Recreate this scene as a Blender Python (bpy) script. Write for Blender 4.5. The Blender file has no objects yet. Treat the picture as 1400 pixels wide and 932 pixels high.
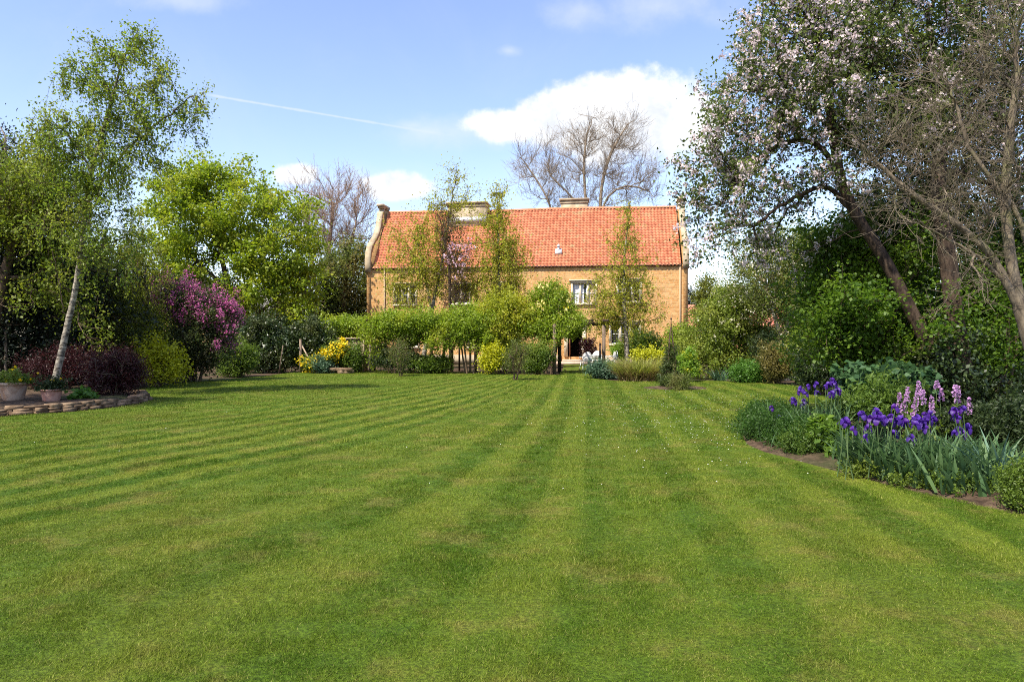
import bpy, math
import numpy as np
from math import sin, cos, pi, radians, sqrt, atan2

SC = bpy.context.scene
COL = SC.collection

# ------------------------------------------------------------------ camera
F = 1000.0          # focal length in pixels of the 1400 px wide photograph
EYE = 1.6
HOR = 462.0
cd = bpy.data.cameras.new('camera')
cam = bpy.data.objects.new('camera', cd)
COL.objects.link(cam)
cam.location = (0, 0, EYE)
cam.rotation_euler = (radians(90) - math.atan(4.0 / F), 0, 0)
cd.sensor_width = 36.0
cd.lens = 36.0 * F / 1400.0
cd.clip_start = 0.05
cd.clip_end = 3000
SC.camera = cam

# ------------------------------------------------------------------ light
SUN_EL = 53.0
SUN_DIR = np.array([-0.66, -0.75])          # horizontal direction towards the sun
SUN_STRENGTH = 4.6
SKY_STRENGTH = 0.15
SC.view_settings.view_transform = 'Standard'
SC.view_settings.look = 'None'
SC.view_settings.exposure = 0.95
SC.view_settings.gamma = 1.0
SC.view_settings.use_curve_mapping = False
sd = bpy.data.lights.new('sun', 'SUN')
sun = bpy.data.objects.new('sun', sd)
COL.objects.link(sun)
sd.energy = SUN_STRENGTH
sd.angle = radians(0.53)
sd.color = (1.0, 0.93, 0.80)
_az = atan2(SUN_DIR[0], SUN_DIR[1])         # compass angle from +Y towards +X
sun.rotation_euler = (radians(90 - SUN_EL), 0, pi - _az)
SC.cycles.use_denoising = False
SC.cycles.filter_width = 1.0
SC.cycles.max_bounces = 6
SC.cycles.diffuse_bounces = 3
SC.cycles.glossy_bounces = 2
SC.cycles.transmission_bounces = 4
SC.cycles.transparent_max_bounces = 4
SC.cycles.caustics_reflective = False
SC.cycles.caustics_refractive = False


class NT:
    """small helper round a node tree"""
    def __init__(s, nt):
        s.nt = nt
        nt.nodes.clear()

    def n(s, t, **kw):
        x = s.nt.nodes.new(t)
        for k, v in kw.items():
            setattr(x, k, v)
        return x

    def put(s, sock, v):
        if hasattr(v, 'is_linked') or hasattr(v, 'links'):
            s.nt.links.new(v, sock)
        else:
            sock.default_value = v

    def m(s, op, a, b=None, c=None, clamp=False):
        x = s.n('ShaderNodeMath', operation=op)
        x.use_clamp = clamp
        s.put(x.inputs[0], a)
        if b is not None:
            s.put(x.inputs[1], b)
        if c is not None:
            s.put(x.inputs[2], c)
        return x.outputs[0]

    def mix(s, f, a, b, bl='MIX'):
        x = s.n('ShaderNodeMix', data_type='RGBA', blend_type=bl)
        s.put(x.inputs[0], f)
        for i, v in ((6, a), (7, b)):
            if isinstance(v, tuple) and len(v) == 3:
                v = (*v, 1)
            s.put(x.inputs[i], v)
        return x.outputs[2]

    def ramp(s, f, a, b, smooth=True):
        x = s.n('ShaderNodeMapRange')
        x.interpolation_type = 'SMOOTHSTEP' if smooth else 'LINEAR'
        s.put(x.inputs[0], f)
        s.put(x.inputs[1], a)
        s.put(x.inputs[2], b)
        x.inputs[3].default_value = 0
        x.inputs[4].default_value = 1
        return x.outputs[0]

    def noise(s, vec, scale, detail=3, rough=.55, dim='3D', dist=0):
        x = s.n('ShaderNodeTexNoise', noise_dimensions=dim)
        if vec is not None:
            s.put(x.inputs['Vector'], vec)
        x.inputs['Scale'].default_value = scale
        x.inputs['Detail'].default_value = detail
        x.inputs['Roughness'].default_value = rough
        x.inputs['Distortion'].default_value = dist
        return x.outputs[0]


# ------------------------------------------------------------------ sky
w = bpy.data.worlds.new('World')
SC.world = w
w.use_nodes = True
q = NT(w.node_tree)
sky = q.n('ShaderNodeTexSky', sky_type='NISHITA')
sky.sun_disc = False
sky.sun_elevation = radians(SUN_EL)
sky.sun_rotation = _az
sky.altitude = 60
sky.air_density = 1.0
sky.dust_density = 0.6
sky.ozone_density = 2.2
tc = q.n('ShaderNodeTexCoord')
sep = q.n('ShaderNodeSeparateXYZ')
q.put(sep.inputs[0], tc.outputs['Generated'])
dy = q.m('MAXIMUM', sep.outputs[1], 0.05)
U = q.m('DIVIDE', sep.outputs[0], dy)
V = q.m('DIVIDE', sep.outputs[2], dy)
cmb = q.n('ShaderNodeCombineXYZ')
q.put(cmb.inputs[0], U)
q.put(cmb.inputs[1], V)
uv = cmb.outputs[0]
front = q.ramp(sep.outputs[1], 0.05, 0.2)
nz = q.noise(uv, 13.0, 7, .58)
nz2 = q.noise(uv, 34.0, 4, .6)


def blob(cx, cy, rx, ry):
    a = q.m('MULTIPLY', q.m('SUBTRACT', U, (cx - 700) / F), F / rx)
    b = q.m('MULTIPLY', q.m('SUBTRACT', V, (HOR - cy) / F), F / ry)
    d = q.m('SQRT', q.m('ADD', q.m('MULTIPLY', a, a), q.m('MULTIPLY', b, b)))
    return q.m('SUBTRACT', 1.0, d)


def cover(blobs, k, lo, hi):
    s = None
    for b in blobs:
        x = blob(*b)
        s = x if s is None else q.m('MAXIMUM', s, x)
    s = q.m('MAXIMUM', s, -1.5)
    s = q.m('ADD', s, q.m('MULTIPLY', q.m('SUBTRACT', nz, 0.5), k))
    return q.ramp(s, lo, hi)


thick = cover([(845, 158, 120, 66), (770, 165, 90, 48), (880, 180, 85, 50), (930, 182, 70, 32), (705, 172, 74, 26), (940, 165, 50, 40),
               (540, 255, 50, 24), (408, 240, 34, 18)], 1.6, -.08, .36)
thin = cover([(640, 182, 170, 34), (900, 215, 130, 55), (760, 235, 110, 40), (500, 250, 120, 34),
              (240, 2, 130, 24), (900, 10, 170, 44), (800, 16, 70, 34), (696, 70, 24, 12), (590, 180, 70, 18), (560, 172, 40, 14)], 1.9, .0, 1.3)
# an old vapour trail
d1 = ((640 - 272) / F, -(190 - 128) / F)
L1 = sqrt(d1[0] ** 2 + d1[1] ** 2)
d1 = (d1[0] / L1, d1[1] / L1)
pu = q.m('SUBTRACT', U, (272 - 700) / F)
pv = q.m('SUBTRACT', V, (HOR - 128) / F)
along = q.m('ADD', q.m('MULTIPLY', pu, d1[0]), q.m('MULTIPLY', pv, d1[1]))
across = q.m('ABSOLUTE', q.m('ADD', q.m('MULTIPLY', pu, -d1[1]), q.m('MULTIPLY', pv, d1[0])))
across = q.m('ADD', across, q.m('MULTIPLY', q.m('SUBTRACT', nz2, .5), .004))
trail = q.m('MULTIPLY', q.m('SUBTRACT', 1.0, q.ramp(across, .0002, .0024)),
            q.m('MULTIPLY', q.ramp(along, 0, .03), q.m('SUBTRACT', 1.0, q.ramp(along, .2, .38))))
veil = q.m('MULTIPLY', q.ramp(q.noise(uv, 3.2, 6, .62, dist=.8), .45, .85), .16)
skyc = q.mix(1.0, sky.outputs[0], (1.06, .95, .98), bl='MULTIPLY')
c1 = q.mix(q.m('MULTIPLY', q.m('ADD', veil, q.m('MULTIPLY', thin, .5)), front), skyc, (3.2, 3.4, 3.8))
c1 = q.mix(q.m('MULTIPLY', q.m('MULTIPLY', trail, front), .42), c1, (3.4, 3.55, 3.85))
shade = q.m('ADD', q.m('MULTIPLY', nz2, .35), q.m('MULTIPLY', nz, .65))
ctone = q.mix(q.ramp(shade, .34, .62), (3.1, 3.25, 3.55), (4.3, 4.3, 4.3))
c1 = q.mix(q.m('MULTIPLY', q.m('MULTIPLY', thick, front), .96), c1, ctone)
bg = q.n('ShaderNodeBackground')
q.put(bg.inputs[0], c1)
bg.inputs[1].default_value = SKY_STRENGTH
wo = q.n('ShaderNodeOutputWorld')
q.put(wo.inputs[0], bg.outputs[0])


# ------------------------------------------------------------------ helpers
def W(px, py, D):
    return np.array([(px - 700) / F * D, D, EYE - (py - HOR) / F * D])


def GD(py):
    return EYE * F / (py - HOR)


def nrm(a):
    return a / np.maximum(np.linalg.norm(a, axis=-1, keepdims=True), 1e-9)


def new_mat(name):
    m = bpy.data.materials.new(name)
    m.use_nodes = True
    return m, NT(m.node_tree)


def finish(q, col, rough=.6, spec=.3, bump=None, bs=.3, bd=.02, trans=0, metal=0, tcol=None):
    p = q.n('ShaderNodeBsdfPrincipled')
    if isinstance(col, tuple) and len(col) == 3:
        col = (*col, 1)
    q.put(p.inputs['Base Color'], col)
    q.put(p.inputs['Roughness'], rough)
    p.inputs['Specular IOR Level'].default_value = spec
    p.inputs['Metallic'].default_value = metal
    if bump is not None:
        b = q.n('ShaderNodeBump')
        b.inputs['Strength'].default_value = bs
        b.inputs['Distance'].default_value = bd
        q.put(b.inputs['Height'], bump)
        q.put(p.inputs['Normal'], b.outputs[0])
    out = q.n('ShaderNodeOutputMaterial')
    sh = p.outputs[0]
    if trans:
        t = q.n('ShaderNodeBsdfTranslucent')
        q.put(t.inputs[0], tcol if tcol is not None else col)
        mx = q.n('ShaderNodeMixShader')
        mx.inputs[0].default_value = trans
        q.put(mx.inputs[1], sh)
        q.put(mx.inputs[2], t.outputs[0])
        sh = mx.outputs[0]
    q.put(out.inputs[0], sh)


_lm = {}


def leaf_mat(name, dark, light, alt=None, trans=.36, rough=.5, spec=.35, nscale=.9):
    """leaf colour varies leaf by leaf (tint) and slowly through the crown"""
    m, q = new_mat(name)
    if not any(k in name for k in ('yew', 'ivy', 'maple', 'dark', 'petal', 'iris', 'dry', 'golden')):
        dark, light, alt = [tuple(v * 1.2 for v in c) if c else None for c in (dark, light, alt)]
        trans += .06
    a = q.n('ShaderNodeAttribute', attribute_name='tint')
    g = q.n('ShaderNodeNewGeometry')
    c = q.mix(a.outputs['Fac'], dark, light)
    if alt:
        f = q.ramp(q.noise(g.outputs['Position'], nscale, 2, .5), .45, .72)
        c = q.mix(q.m('MULTIPLY', f, .75), c, alt)
    hs = q.n('ShaderNodeHueSaturation')
    hs.inputs['Saturation'].default_value = 1.05
    hs.inputs['Value'].default_value = 1.5
    q.put(hs.inputs['Color'], c)
    finish(q, c, rough, spec, trans=trans, tcol=hs.outputs[0])
    return m


def plain_mat(name, col, col2=None, scale=6.0, rough=.6, spec=.3, bump=0, bd=.01, metal=0, detail=5):
    m, q = new_mat(name)
    g = q.n('ShaderNodeTexCoord')
    c = col
    nn = None
    if col2 is not None or bump:
        nn = q.noise(g.outputs['Object'], scale, detail, .6)
    if col2 is not None:
        c = q.mix(q.ramp(nn, .36, .66), col, col2)
    finish(q, c, rough, spec, bump=nn if bump else None, bs=bump, bd=bd, metal=metal)
    return m


def tag(o, label=None, cat=None, group=None, kind=None):
    for k, v in (('label', label), ('category', cat), ('group', group), ('kind', kind)):
        if v:
            o[k] = v
    return o


def thing(name, label, cat, loc=(0, 0, 0), rz=0, group=None):
    o = bpy.data.objects.new(name, None)
    COL.objects.link(o)
    o.empty_display_size = .2
    o.location = tuple(float(v) for v in loc)
    o.rotation_euler = (0, 0, rz)
    return tag(o, label, cat, group)


def mk(name, V, Fs, mat, parent=None, tint=None, smooth=False, local=False, uvs=None, attrs=None):
    """V (n,3) in world space (or the parent's space with local), Fs one (m,k) array or a list of them"""
    V = np.asarray(V, np.float64)
    if parent is not None and not local:
        V = V - np.array(parent.location)
    if not isinstance(Fs, list):
        Fs = [Fs]
    Fs = [np.asarray(f, np.int32) for f in Fs if len(f)]
    me = bpy.data.meshes.new(name)
    me.vertices.add(len(V))
    me.vertices.foreach_set('co', V.astype(np.float32).ravel())
    lv = np.concatenate([f.ravel() for f in Fs])
    tot = np.concatenate([np.full(len(f), f.shape[1], np.int32) for f in Fs])
    me.loops.add(len(lv))
    me.loops.foreach_set('vertex_index', lv)
    me.polygons.add(len(tot))
    me.polygons.foreach_set('loop_start', np.concatenate([[0], np.cumsum(tot)[:-1]]).astype(np.int32))
    if uvs is not None:
        ul = me.uv_layers.new(name='UVMap')
        ul.data.foreach_set('uv', np.asarray(uvs, np.float32)[lv].ravel())
    me.update(calc_edges=True)
    if smooth:
        me.shade_smooth()
    if tint is not None:
        at = me.attributes.new('tint', 'FLOAT', 'POINT')
        at.data.foreach_set('value', np.asarray(tint, np.float32))
    for k, v in (attrs or {}).items():
        at = me.attributes.new(k, 'FLOAT', 'POINT')
        at.data.foreach_set('value', np.asarray(v, np.float32))
    me.materials.append(mat)
    o = bpy.data.objects.new(name, me)
    COL.objects.link(o)
    if parent is not None:
        o.parent = parent
    return o


class MB:
    """collects boxes, bars, lathes and tubes for one mesh"""
    def __init__(s):
        s.v, s.f, s.n = [], {}, 0

    def add(s, V, Fl):
        V = np.asarray(V, float).reshape(-1, 3)
        for f in Fl:
            s.f.setdefault(len(f), []).append([i + s.n for i in f])
        s.v.append(V)
        s.n += len(V)
        return s

    def box(s, c, d, rz=0, tilt=0):
        x, y, z = [v / 2 for v in d]
        P = np.array([[sx * x, sy * y, sz * z] for sz in (-1, 1) for sy in (-1, 1) for sx in (-1, 1)])
        if tilt:
            P = P @ np.array([[1, 0, 0], [0, cos(tilt), sin(tilt)], [0, -sin(tilt), cos(tilt)]])
        if rz:
            P = P @ np.array([[cos(rz), sin(rz), 0], [-sin(rz), cos(rz), 0], [0, 0, 1]])
        return s.add(P + np.array(c), [(0, 2, 3, 1), (4, 5, 7, 6), (0, 1, 5, 4), (2, 6, 7, 3), (0, 4, 6, 2), (1, 3, 7, 5)])

    def span(s, a, b):
        a, b = np.minimum(a, b), np.maximum(a, b)
        return s.box((a + b) / 2, b - a)

    def tube(s, pts, r, k=8, cap=True):
        pts = np.asarray(pts, float)
        r = np.broadcast_to(np.asarray(r, float), (len(pts),))
        V, Fq = tube_geo(pts, r, k)
        Fl = [tuple(f) for f in Fq]
        if cap:
            Fl += [tuple(range(k))[::-1], tuple(range((len(pts) - 1) * k, len(pts) * k))]
        return s.add(V, Fl)

    def lathe(s, prof, c, k=20):
        a = np.arange(k) * 2 * pi / k
        V = np.concatenate([np.stack([c[0] + r * np.cos(a), c[1] + r * np.sin(a), np.full(k, c[2] + z)], 1) for r, z in prof])
        Fl = [(i * k + j, i * k + (j + 1) % k, (i + 1) * k + (j + 1) % k, (i + 1) * k + j) for i in range(len(prof) - 1) for j in range(k)]
        return s.add(V, Fl)

    def prism(s, poly, x0, x1):
        """polygon in (y,z) pushed along x"""
        n = len(poly)
        V = np.array([[x, y, z] for x in (x0, x1) for y, z in poly])
        return s.add(V, [tuple(range(n))[::-1], tuple(range(n, 2 * n))] + [(i, (i + 1) % n, n + (i + 1) % n, n + i) for i in range(n)])

    def build(s, name, mat, parent=None, smooth=False, local=False, label=None):
        o = mk(name, np.concatenate(s.v), [np.array(f) for f in s.f.values()], mat, parent, smooth=smooth, local=local)
        if label:
            o['label'] = label
        return o


def frames(P):
    t = nrm(np.gradient(P, axis=-2))
    d = nrm(P[..., -1:, :] - P[..., :1, :])
    ref = np.where(np.abs(d[..., 2:3]) < .8, np.array([0, 0, 1.]), np.array([1., .2, 0]))
    u = nrm(np.cross(t, np.broadcast_to(ref, t.shape)))
    return u, np.cross(t, u)


def tube_geo(P, r, k):
    u, v = frames(P)
    a = np.arange(k) * 2 * pi / k
    V = P[:, None, :] + r[:, None, None] * (np.cos(a)[None, :, None] * u[:, None, :] + np.sin(a)[None, :, None] * v[:, None, :])
    n = len(P)
    i = np.arange(n - 1)[:, None] * k
    j = np.arange(k)[None, :]
    j2 = (j + 1) % k
    Fq = np.stack([i + j, i + j2, i + k + j2, i + k + j], -1).reshape(-1, 4)
    return V.reshape(-1, 3), Fq


def twig_geo(P, R, k=3):
    """P (m,n,3), R (m,n): many thin twigs at once"""
    m, n, _ = P.shape
    u, v = frames(P)
    a = np.arange(k) * 2 * pi / k
    V = P[:, :, None, :] + R[:, :, None, None] * (np.cos(a)[:, None] * u[:, :, None, :] + np.sin(a)[:, None] * v[:, :, None, :])
    b = (np.arange(m) * n * k)[:, None, None] + (np.arange(n - 1) * k)[None, :, None]
    j = np.arange(k)
    j2 = (j + 1) % k
    Fq = np.stack([b + j, b + j2, b + k + j2, b + k + j], -1).reshape(-1, 4)
    return V.reshape(-1, 3), Fq


class Geo:
    """large quads-only collector with a tint per vertex"""
    def __init__(s):
        s.V, s.F, s.T, s.n = [], [], [], 0

    def add(s, V, Fq, t=None):
        s.V.append(V)
        s.F.append(Fq + s.n)
        s.T.append(np.zeros(len(V)) if t is None else t)
        s.n += len(V)

    def build(s, name, mat, parent=None, smooth=False):
        if not s.n:
            return None
        return mk(name, np.concatenate(s.V), np.concatenate(s.F), mat, parent, tint=np.concatenate(s.T), smooth=smooth)


def leaf_geo(P, size, rng, up=.6, asp=.6, fold=.14, droop=0.0, axis=None, var=.35):
    n = len(P)
    nn = rng.normal(size=(n, 3))
    nn[:, 2] += up
    nn = nrm(nn)
    a = rng.normal(size=(n, 3))
    a[:, 2] -= droop
    if axis is not None:
        a = a * .6 + axis
    a = nrm(a - (a * nn).sum(1, keepdims=True) * nn)
    b = np.cross(nn, a)
    s = (size * (1 + rng.uniform(-var, var, n)))[:, None]
    V = np.stack([P - a * s * .5, P + b * s * asp * .5 + nn * s * fold, P + a * s * .5, P - b * s * asp * .5 + nn * s * fold], 1)
    t = np.repeat(rng.uniform(0, 1, n), 4)
    return V.reshape(-1, 3), np.arange(n * 4).reshape(n, 4), t


def blade_geo(B, h, wd, rng, lean=.35, curve=.5, seg=5, phi=None, tip=1.6):
    n = len(B)
    h = np.broadcast_to(h, (n,)) * rng.uniform(.75, 1.2, n)
    ph = rng.uniform(0, 2 * pi, n) if phi is None else phi
    o = np.stack([np.cos(ph), np.sin(ph), np.zeros(n)], 1)
    tw = ph + pi / 2 + rng.normal(0, .5, n)
    sd_ = np.stack([np.cos(tw), np.sin(tw), np.zeros(n)], 1)
    ln = rng.normal(lean, .15, n)
    cv = np.abs(rng.normal(curve, .25, n))
    t = np.linspace(0, 1, seg)
    out = (ln[:, None] * t + cv[:, None] * t ** 2.3) * h[:, None]
    zz = h[:, None] * (t - .33 * cv[:, None] * t ** 2.6)
    C = B[:, None, :] + out[:, :, None] * o[:, None, :] + zz[:, :, None] * np.array([0, 0, 1.])
    wv = np.broadcast_to(wd, (n,))[:, None] * np.clip(1 - t ** tip, .04, 1) * (.7 + .3 * np.minimum(1, t * 3))
    V = np.stack([C - sd_[:, None] * wv[:, :, None] / 2, C + sd_[:, None] * wv[:, :, None] / 2], 2)   # n,seg,2,3
    i = (np.arange(n) * seg * 2)[:, None] + (np.arange(seg - 1) * 2)[None, :]
    Fq = np.stack([i, i + 1, i + 3, i + 2], -1).reshape(-1, 4)
    return V.reshape(-1, 3), Fq, np.repeat(rng.uniform(0, 1, n), seg * 2)


def resample(P, n):
    P = np.asarray(P, float)
    d = np.concatenate([[0], np.cumsum(np.linalg.norm(np.diff(P, axis=0), axis=1))])
    t = np.linspace(0, d[-1], n)
    Q = np.stack([np.interp(t, d, P[:, i]) for i in range(3)], 1)
    for _ in range(2):
        Q[1:-1] = .5 * Q[1:-1] + .25 * (Q[:-2] + Q[2:])
    return Q


def sample_env(envs, N, rng, shell=3.6):
    """envs: (px, py, rx, ry, D, depth radius[, weight])"""
    wts = np.array([(e[2] * e[4] / F) * (e[3] * e[4] / F) * max(e[5], .1) * (e[6] if len(e) > 6 else 1) for e in envs]) ** .85
    cnt = rng.multinomial(N, wts / wts.sum())
    out = []
    for e, c in zip(envs, cnt):
        d = nrm(rng.normal(size=(c, 3))) * (rng.uniform(0, 1, (c, 1)) ** (1 / shell))
        if c:
            lv = nrm(rng.normal(size=(5, 3)))
            la = rng.uniform(-.28, .5, 5)
            dn = nrm(d)
            d = d * (1 + (la[None] * np.clip(dn @ lv.T, 0, 1) ** 4).sum(1, keepdims=True)) * rng.normal(1, .07, (c, 1))
        out.append(W(e[0], e[1], e[4]) + d * np.array([e[2] * e[4] / F, e[5], e[3] * e[4] / F]))
    P = np.concatenate(out)
    P[:, 2] = np.where(P[:, 2] < .05, .05 + np.abs(P[:, 2] - .05) * .3, P[:, 2])
    return P


def grow(roots, att, bf=.35, start=0, smooth=3):
    """joins the attractor points to the trunk lines by a balanced spanning tree.
    roots: list of polylines. Returns points, parents, number of trunk points."""
    pts, par, path, ok = [], [], [], []
    for r in roots:
        b = len(pts)
        at = -1
        if b and r[0][2] > .35:                  # a limb springs from the trunk drawn before it
            at = int(np.argmin(np.linalg.norm(np.array(pts) - r[0], axis=1)))
        for i, p in enumerate(r):
            if at >= 0 and i == 0:
                p = pts[at]
            pts.append(p)
            par.append(at if i == 0 else b + i - 1)
            if i == 0:
                path.append(path[at] if at >= 0 else 0)
            else:
                path.append(0 if (at < 0 and i <= start) else path[-1] + np.linalg.norm(r[i] - r[i - 1]) * .35)
            ok.append(i >= (2 if at >= 0 else start))
    nt = len(pts)
    P = np.array(pts)
    C = np.linalg.norm(att[:, None] - P[None], axis=2) + bf * np.array(path)[None] + np.where(np.array(ok), 0, 1e6)[None]
    C += np.maximum(0, P[None, :, 2] - att[:, None, 2]) * .35          # limbs rise from the trunk
    bp = C.argmin(1)
    bc = C[np.arange(len(att)), bp]
    done = np.zeros(len(att), bool)
    A = [P]
    pts = list(P)
    for _ in range(len(att)):
        i = int(np.argmin(np.where(done, np.inf, bc)))
        done[i] = True
        p = att[i]
        k = len(pts)
        pts.append(p)
        par.append(int(bp[i]))
        path.append(path[bp[i]] + np.linalg.norm(p - pts[bp[i]]))
        c = np.linalg.norm(att - p, axis=1) + bf * path[-1]
        m = c < bc
        bc = np.where(m, c, bc)
        bp = np.where(m, k, bp)
    P = np.array(pts)
    par = np.array(par)
    n = len(P)
    idx = np.arange(nt, n)
    for _ in range(smooth):
        s = np.zeros_like(P)
        c = np.zeros(n)
        np.add.at(s, par[idx], P[idx])
        np.add.at(c, par[idx], 1)
        has = idx[c[idx] > 0]
        mean_child = s[has] / c[has][:, None]
        P[has] = .4 * P[has] + .35 * P[par[has]] + .25 * mean_child
    return P, par, nt


def radii(P, par, root_r, tip_r, nt, e=1.9):
    n = len(P)
    r = np.zeros(n)
    acc = np.zeros(n)
    order = range(n - 1, -1, -1)
    for i in order:
        r[i] = max(acc[i], tip_r ** e) ** (1 / e)
        if par[i] >= 0:
            acc[par[i]] += r[i] ** e
    mx = max(r[i] for i in range(nt) if par[i] < 0)
    k = (root_r - tip_r) / max(mx - tip_r, 1e-6)
    r = tip_r + (r - tip_r) * k
    for i in range(n):                           # a side branch is thinner than what it grows from
        if par[i] >= 0:
            r[i] = min(r[i], r[par[i]] * (.97 if (i < nt and par[i] == i - 1) else .62 if par[i] < nt else 1))
            r[i] = max(r[i], tip_r)
    return r


def wood_geo(P, par, r, nt, rng, wiggle=.0):
    ch = {}
    for i, p in enumerate(par):
        if p >= 0:
            ch.setdefault(p, []).append(i)
    g = Geo()
    stack = [(None, i) for i in range(len(par)) if par[i] < 0]
    while stack:
        p, i = stack.pop()
        chain = [] if p is None else [p]
        rr = [] if p is None else [min(r[p], r[i] * 1.25)]
        while True:
            chain.append(i)
            rr.append(r[i])
            c = ch.get(i)
            if not c:
                break
            tr = [x for x in c if x < nt]
            b = tr[0] if tr else max(c, key=lambda x: r[x])
            for x in c:
                if x != b:
                    stack.append((i, x))
            i = b
        if len(chain) < 2:
            continue
        Q = P[chain]
        R = np.array(rr)
        if wiggle:
            m = (Q[:-1] + Q[1:]) / 2
            ln = np.linalg.norm(Q[1:] - Q[:-1], axis=1)[:, None]
            m = m + rng.normal(size=m.shape) * ln * wiggle * np.clip(1.3 - (R[1:] + R[:-1])[:, None] * 10, .12, 1)
            Z = np.empty((len(Q) * 2 - 1, 3))
            Z[0::2] = Q
            Z[1::2] = m
            Q = Z
            R2 = np.empty(len(Z))
            R2[0::2] = R
            R2[1::2] = (R[:-1] + R[1:]) / 2
            R = R2
        k = 10 if R.max() > .1 else 7 if R.max() > .04 else 5 if R.max() > .015 else 3
        V, Fq = tube_geo(Q, R, k)
        g.add(V, Fq, np.repeat(R, k))
    return g


LEAFK = 1.75


def plant(name, label, cat, base, envs, N, leaf=None, bark=None, trunk=None, r0=.05, tip=.006, per=30, size=.06, spread=.12,
          seed=1, group=None, bf=.35, shell=3.6, stems=1, start=0, up=.6, droop=0.0, asp=.6, wiggle=.1, hang=0, hang_len=.5,
          hang_leaves=10, twigs=None, twig_len=None, twig_up=.3, flowers=(), foliage='foliage', base_z=0.0, wood='trunk', thin_r=.035, outer=0.0, smooth=3, e=1.9, flat=1.0, leafk=1.0):
    """a plant: base (px, D); trunk: list of (px, py[, D]) from the ground up"""
    rng = np.random.default_rng(seed)
    if twigs is None:                            # stray shoots
        twigs, twig_len, twig_up = 1, 3.2 * size, .55
    twig_len = twig_len or .4
    bx, bD = base
    B = np.array([(bx - 700) / F * bD, bD, base_z])
    root = thing(name, label, cat, B, 0, group)
    att = sample_env(envs, N, rng, shell)
    if trunk:
        lines = [resample(np.array([W(t[0], t[1], t[2] if len(t) > 2 else bD) for t in tl]), max(6, 3 * len(tl))) for tl in
                 (trunk if isinstance(trunk[0], list) else [trunk])]
        for l in lines:
            if l is lines[0] or l[0, 2] < .5:
                l[0, 2] = min(l[0, 2], base_z - .03)
    else:
        lines = []
        cen = att.mean(0)
        zt = np.quantile(att[:, 2], .45)
        for k in range(stems):
            a = 2 * pi * k / max(stems, 1) + rng.uniform(0, 1)
            sp = 0 if stems == 1 else 1
            ex = np.ptp(att[:, 0]) * .22 * sp
            ey = np.ptp(att[:, 1]) * .22 * sp
            b = B + np.array([cos(a) * ex * .3, sin(a) * ey * .3, -.03])
            t = np.array([cen[0] + cos(a) * ex, cen[1] + sin(a) * ey, zt])
            lines.append(resample(np.array([b, b * .6 + t * .4 + [0, 0, .1 * zt], t]), 6))
    P, par, nt = grow(lines, att, bf, start, smooth)
    P[nt:, 2] = np.maximum(P[nt:, 2], base_z + .02)
    r = radii(P, par, r0, tip, nt, e)
    per = per * LEAFK * leafk
    hang_leaves = int(hang_leaves * LEAFK)
    if r0 > .08:                                 # roots flare at the ground
        r[:nt] *= 1 + .55 * np.clip(1 - (P[:nt, 2] - base_z) / .45, 0, 1) ** 2
    g = wood_geo(P, par, r, nt, rng, wiggle)
    idx = np.arange(nt, len(P))
    isleafy = idx[r[idx] < thin_r]
    if len(isleafy) == 0:
        isleafy = idx
    edge = P[isleafy] - P[par[isleafy]]
    tips = P[isleafy]
    lg = Geo()
    anchors = [tips + edge * 0]
    if twigs:
        m = len(tips) * twigs
        b = np.repeat(tips, twigs, 0) - np.repeat(edge, twigs, 0) * rng.uniform(0, .9, (m, 1))
        d = nrm(nrm(np.repeat(edge, twigs, 0)) * .8 + rng.normal(0, .55, (m, 3)) + np.array([0, 0, twig_up]))
        ln = twig_len * rng.uniform(.4, 1.25, (m, 1))
        t = np.linspace(0, 1, 4)[None, :, None]
        bend = rng.normal(0, .12, (m, 3)) + np.array([0, 0, twig_up * .4])
        T = b[:, None] + d[:, None] * ln[:, None] * t + bend[:, None] * ln[:, None] * t ** 2
        V, Fq = twig_geo(T, np.linspace(1, .45, 4)[None] * tip * np.ones((m, 1)))
        g.add(V, Fq)
        anchors.append(T[:, 2])
        anchors.append(T[:, 3])
        tw_tips = T[:, 3]
        if leaf is None:           # a bare tree carries a second order of twigs
            m2 = m * 2
            s = rng.uniform(.3, .9, (m2, 1))
            TT = np.repeat(T, 2, 0)
            b = TT[:, 0] * (1 - s) + TT[:, 3] * s
            d = nrm(nrm(TT[:, 3] - TT[:, 0]) * .8 + rng.normal(0, .6, (m2, 3)) + np.array([0, 0, twig_up]))
            ln = twig_len * .55 * rng.uniform(.4, 1.2, (m2, 1))
            t = np.linspace(0, 1, 3)[None, :, None]
            T2 = b[:, None] + d[:, None] * ln[:, None] * t
            V, Fq = twig_geo(T2, np.linspace(.75, .35, 3)[None] * tip * np.ones((m2, 1)))
            g.add(V, Fq)
    if hang:
        m = len(tips) * hang
        b = np.repeat(tips, hang, 0) - np.repeat(edge, hang, 0) * rng.uniform(0, 1, (m, 1))
        d = rng.normal(0, .3, (m, 3))
        ln = hang_len * rng.uniform(.3, 1.3, (m, 1))
        t = np.linspace(0, 1, 5)[None, :, None]
        T = b[:, None] + d[:, None] * ln[:, None] * np.sqrt(t) + np.array([0, 0, -1.]) * ln[:, None] * t ** 1.5
        T[:, :, 2] = np.maximum(T[:, :, 2], base_z + .05)
        V, Fq = twig_geo(T, np.linspace(1, .5, 5)[None] * min(tip, .005) * np.ones((m, 1)))
        g.add(V, Fq)
        if leaf is not None:
            s = rng.uniform(.05, 1, (m, hang_leaves))
            k = np.minimum((s * 4).astype(int), 3)
            f = s * 4 - k
            ar = np.arange(m)[:, None]
            LP = T[ar, k] * (1 - f[..., None]) + T[ar, k + 1] * f[..., None]
            LP = LP.reshape(-1, 3) + rng.normal(0, size * .5, (m * hang_leaves, 3))
            lg.add(*leaf_geo(LP, size, rng, up, asp, droop=droop + .8))
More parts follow.
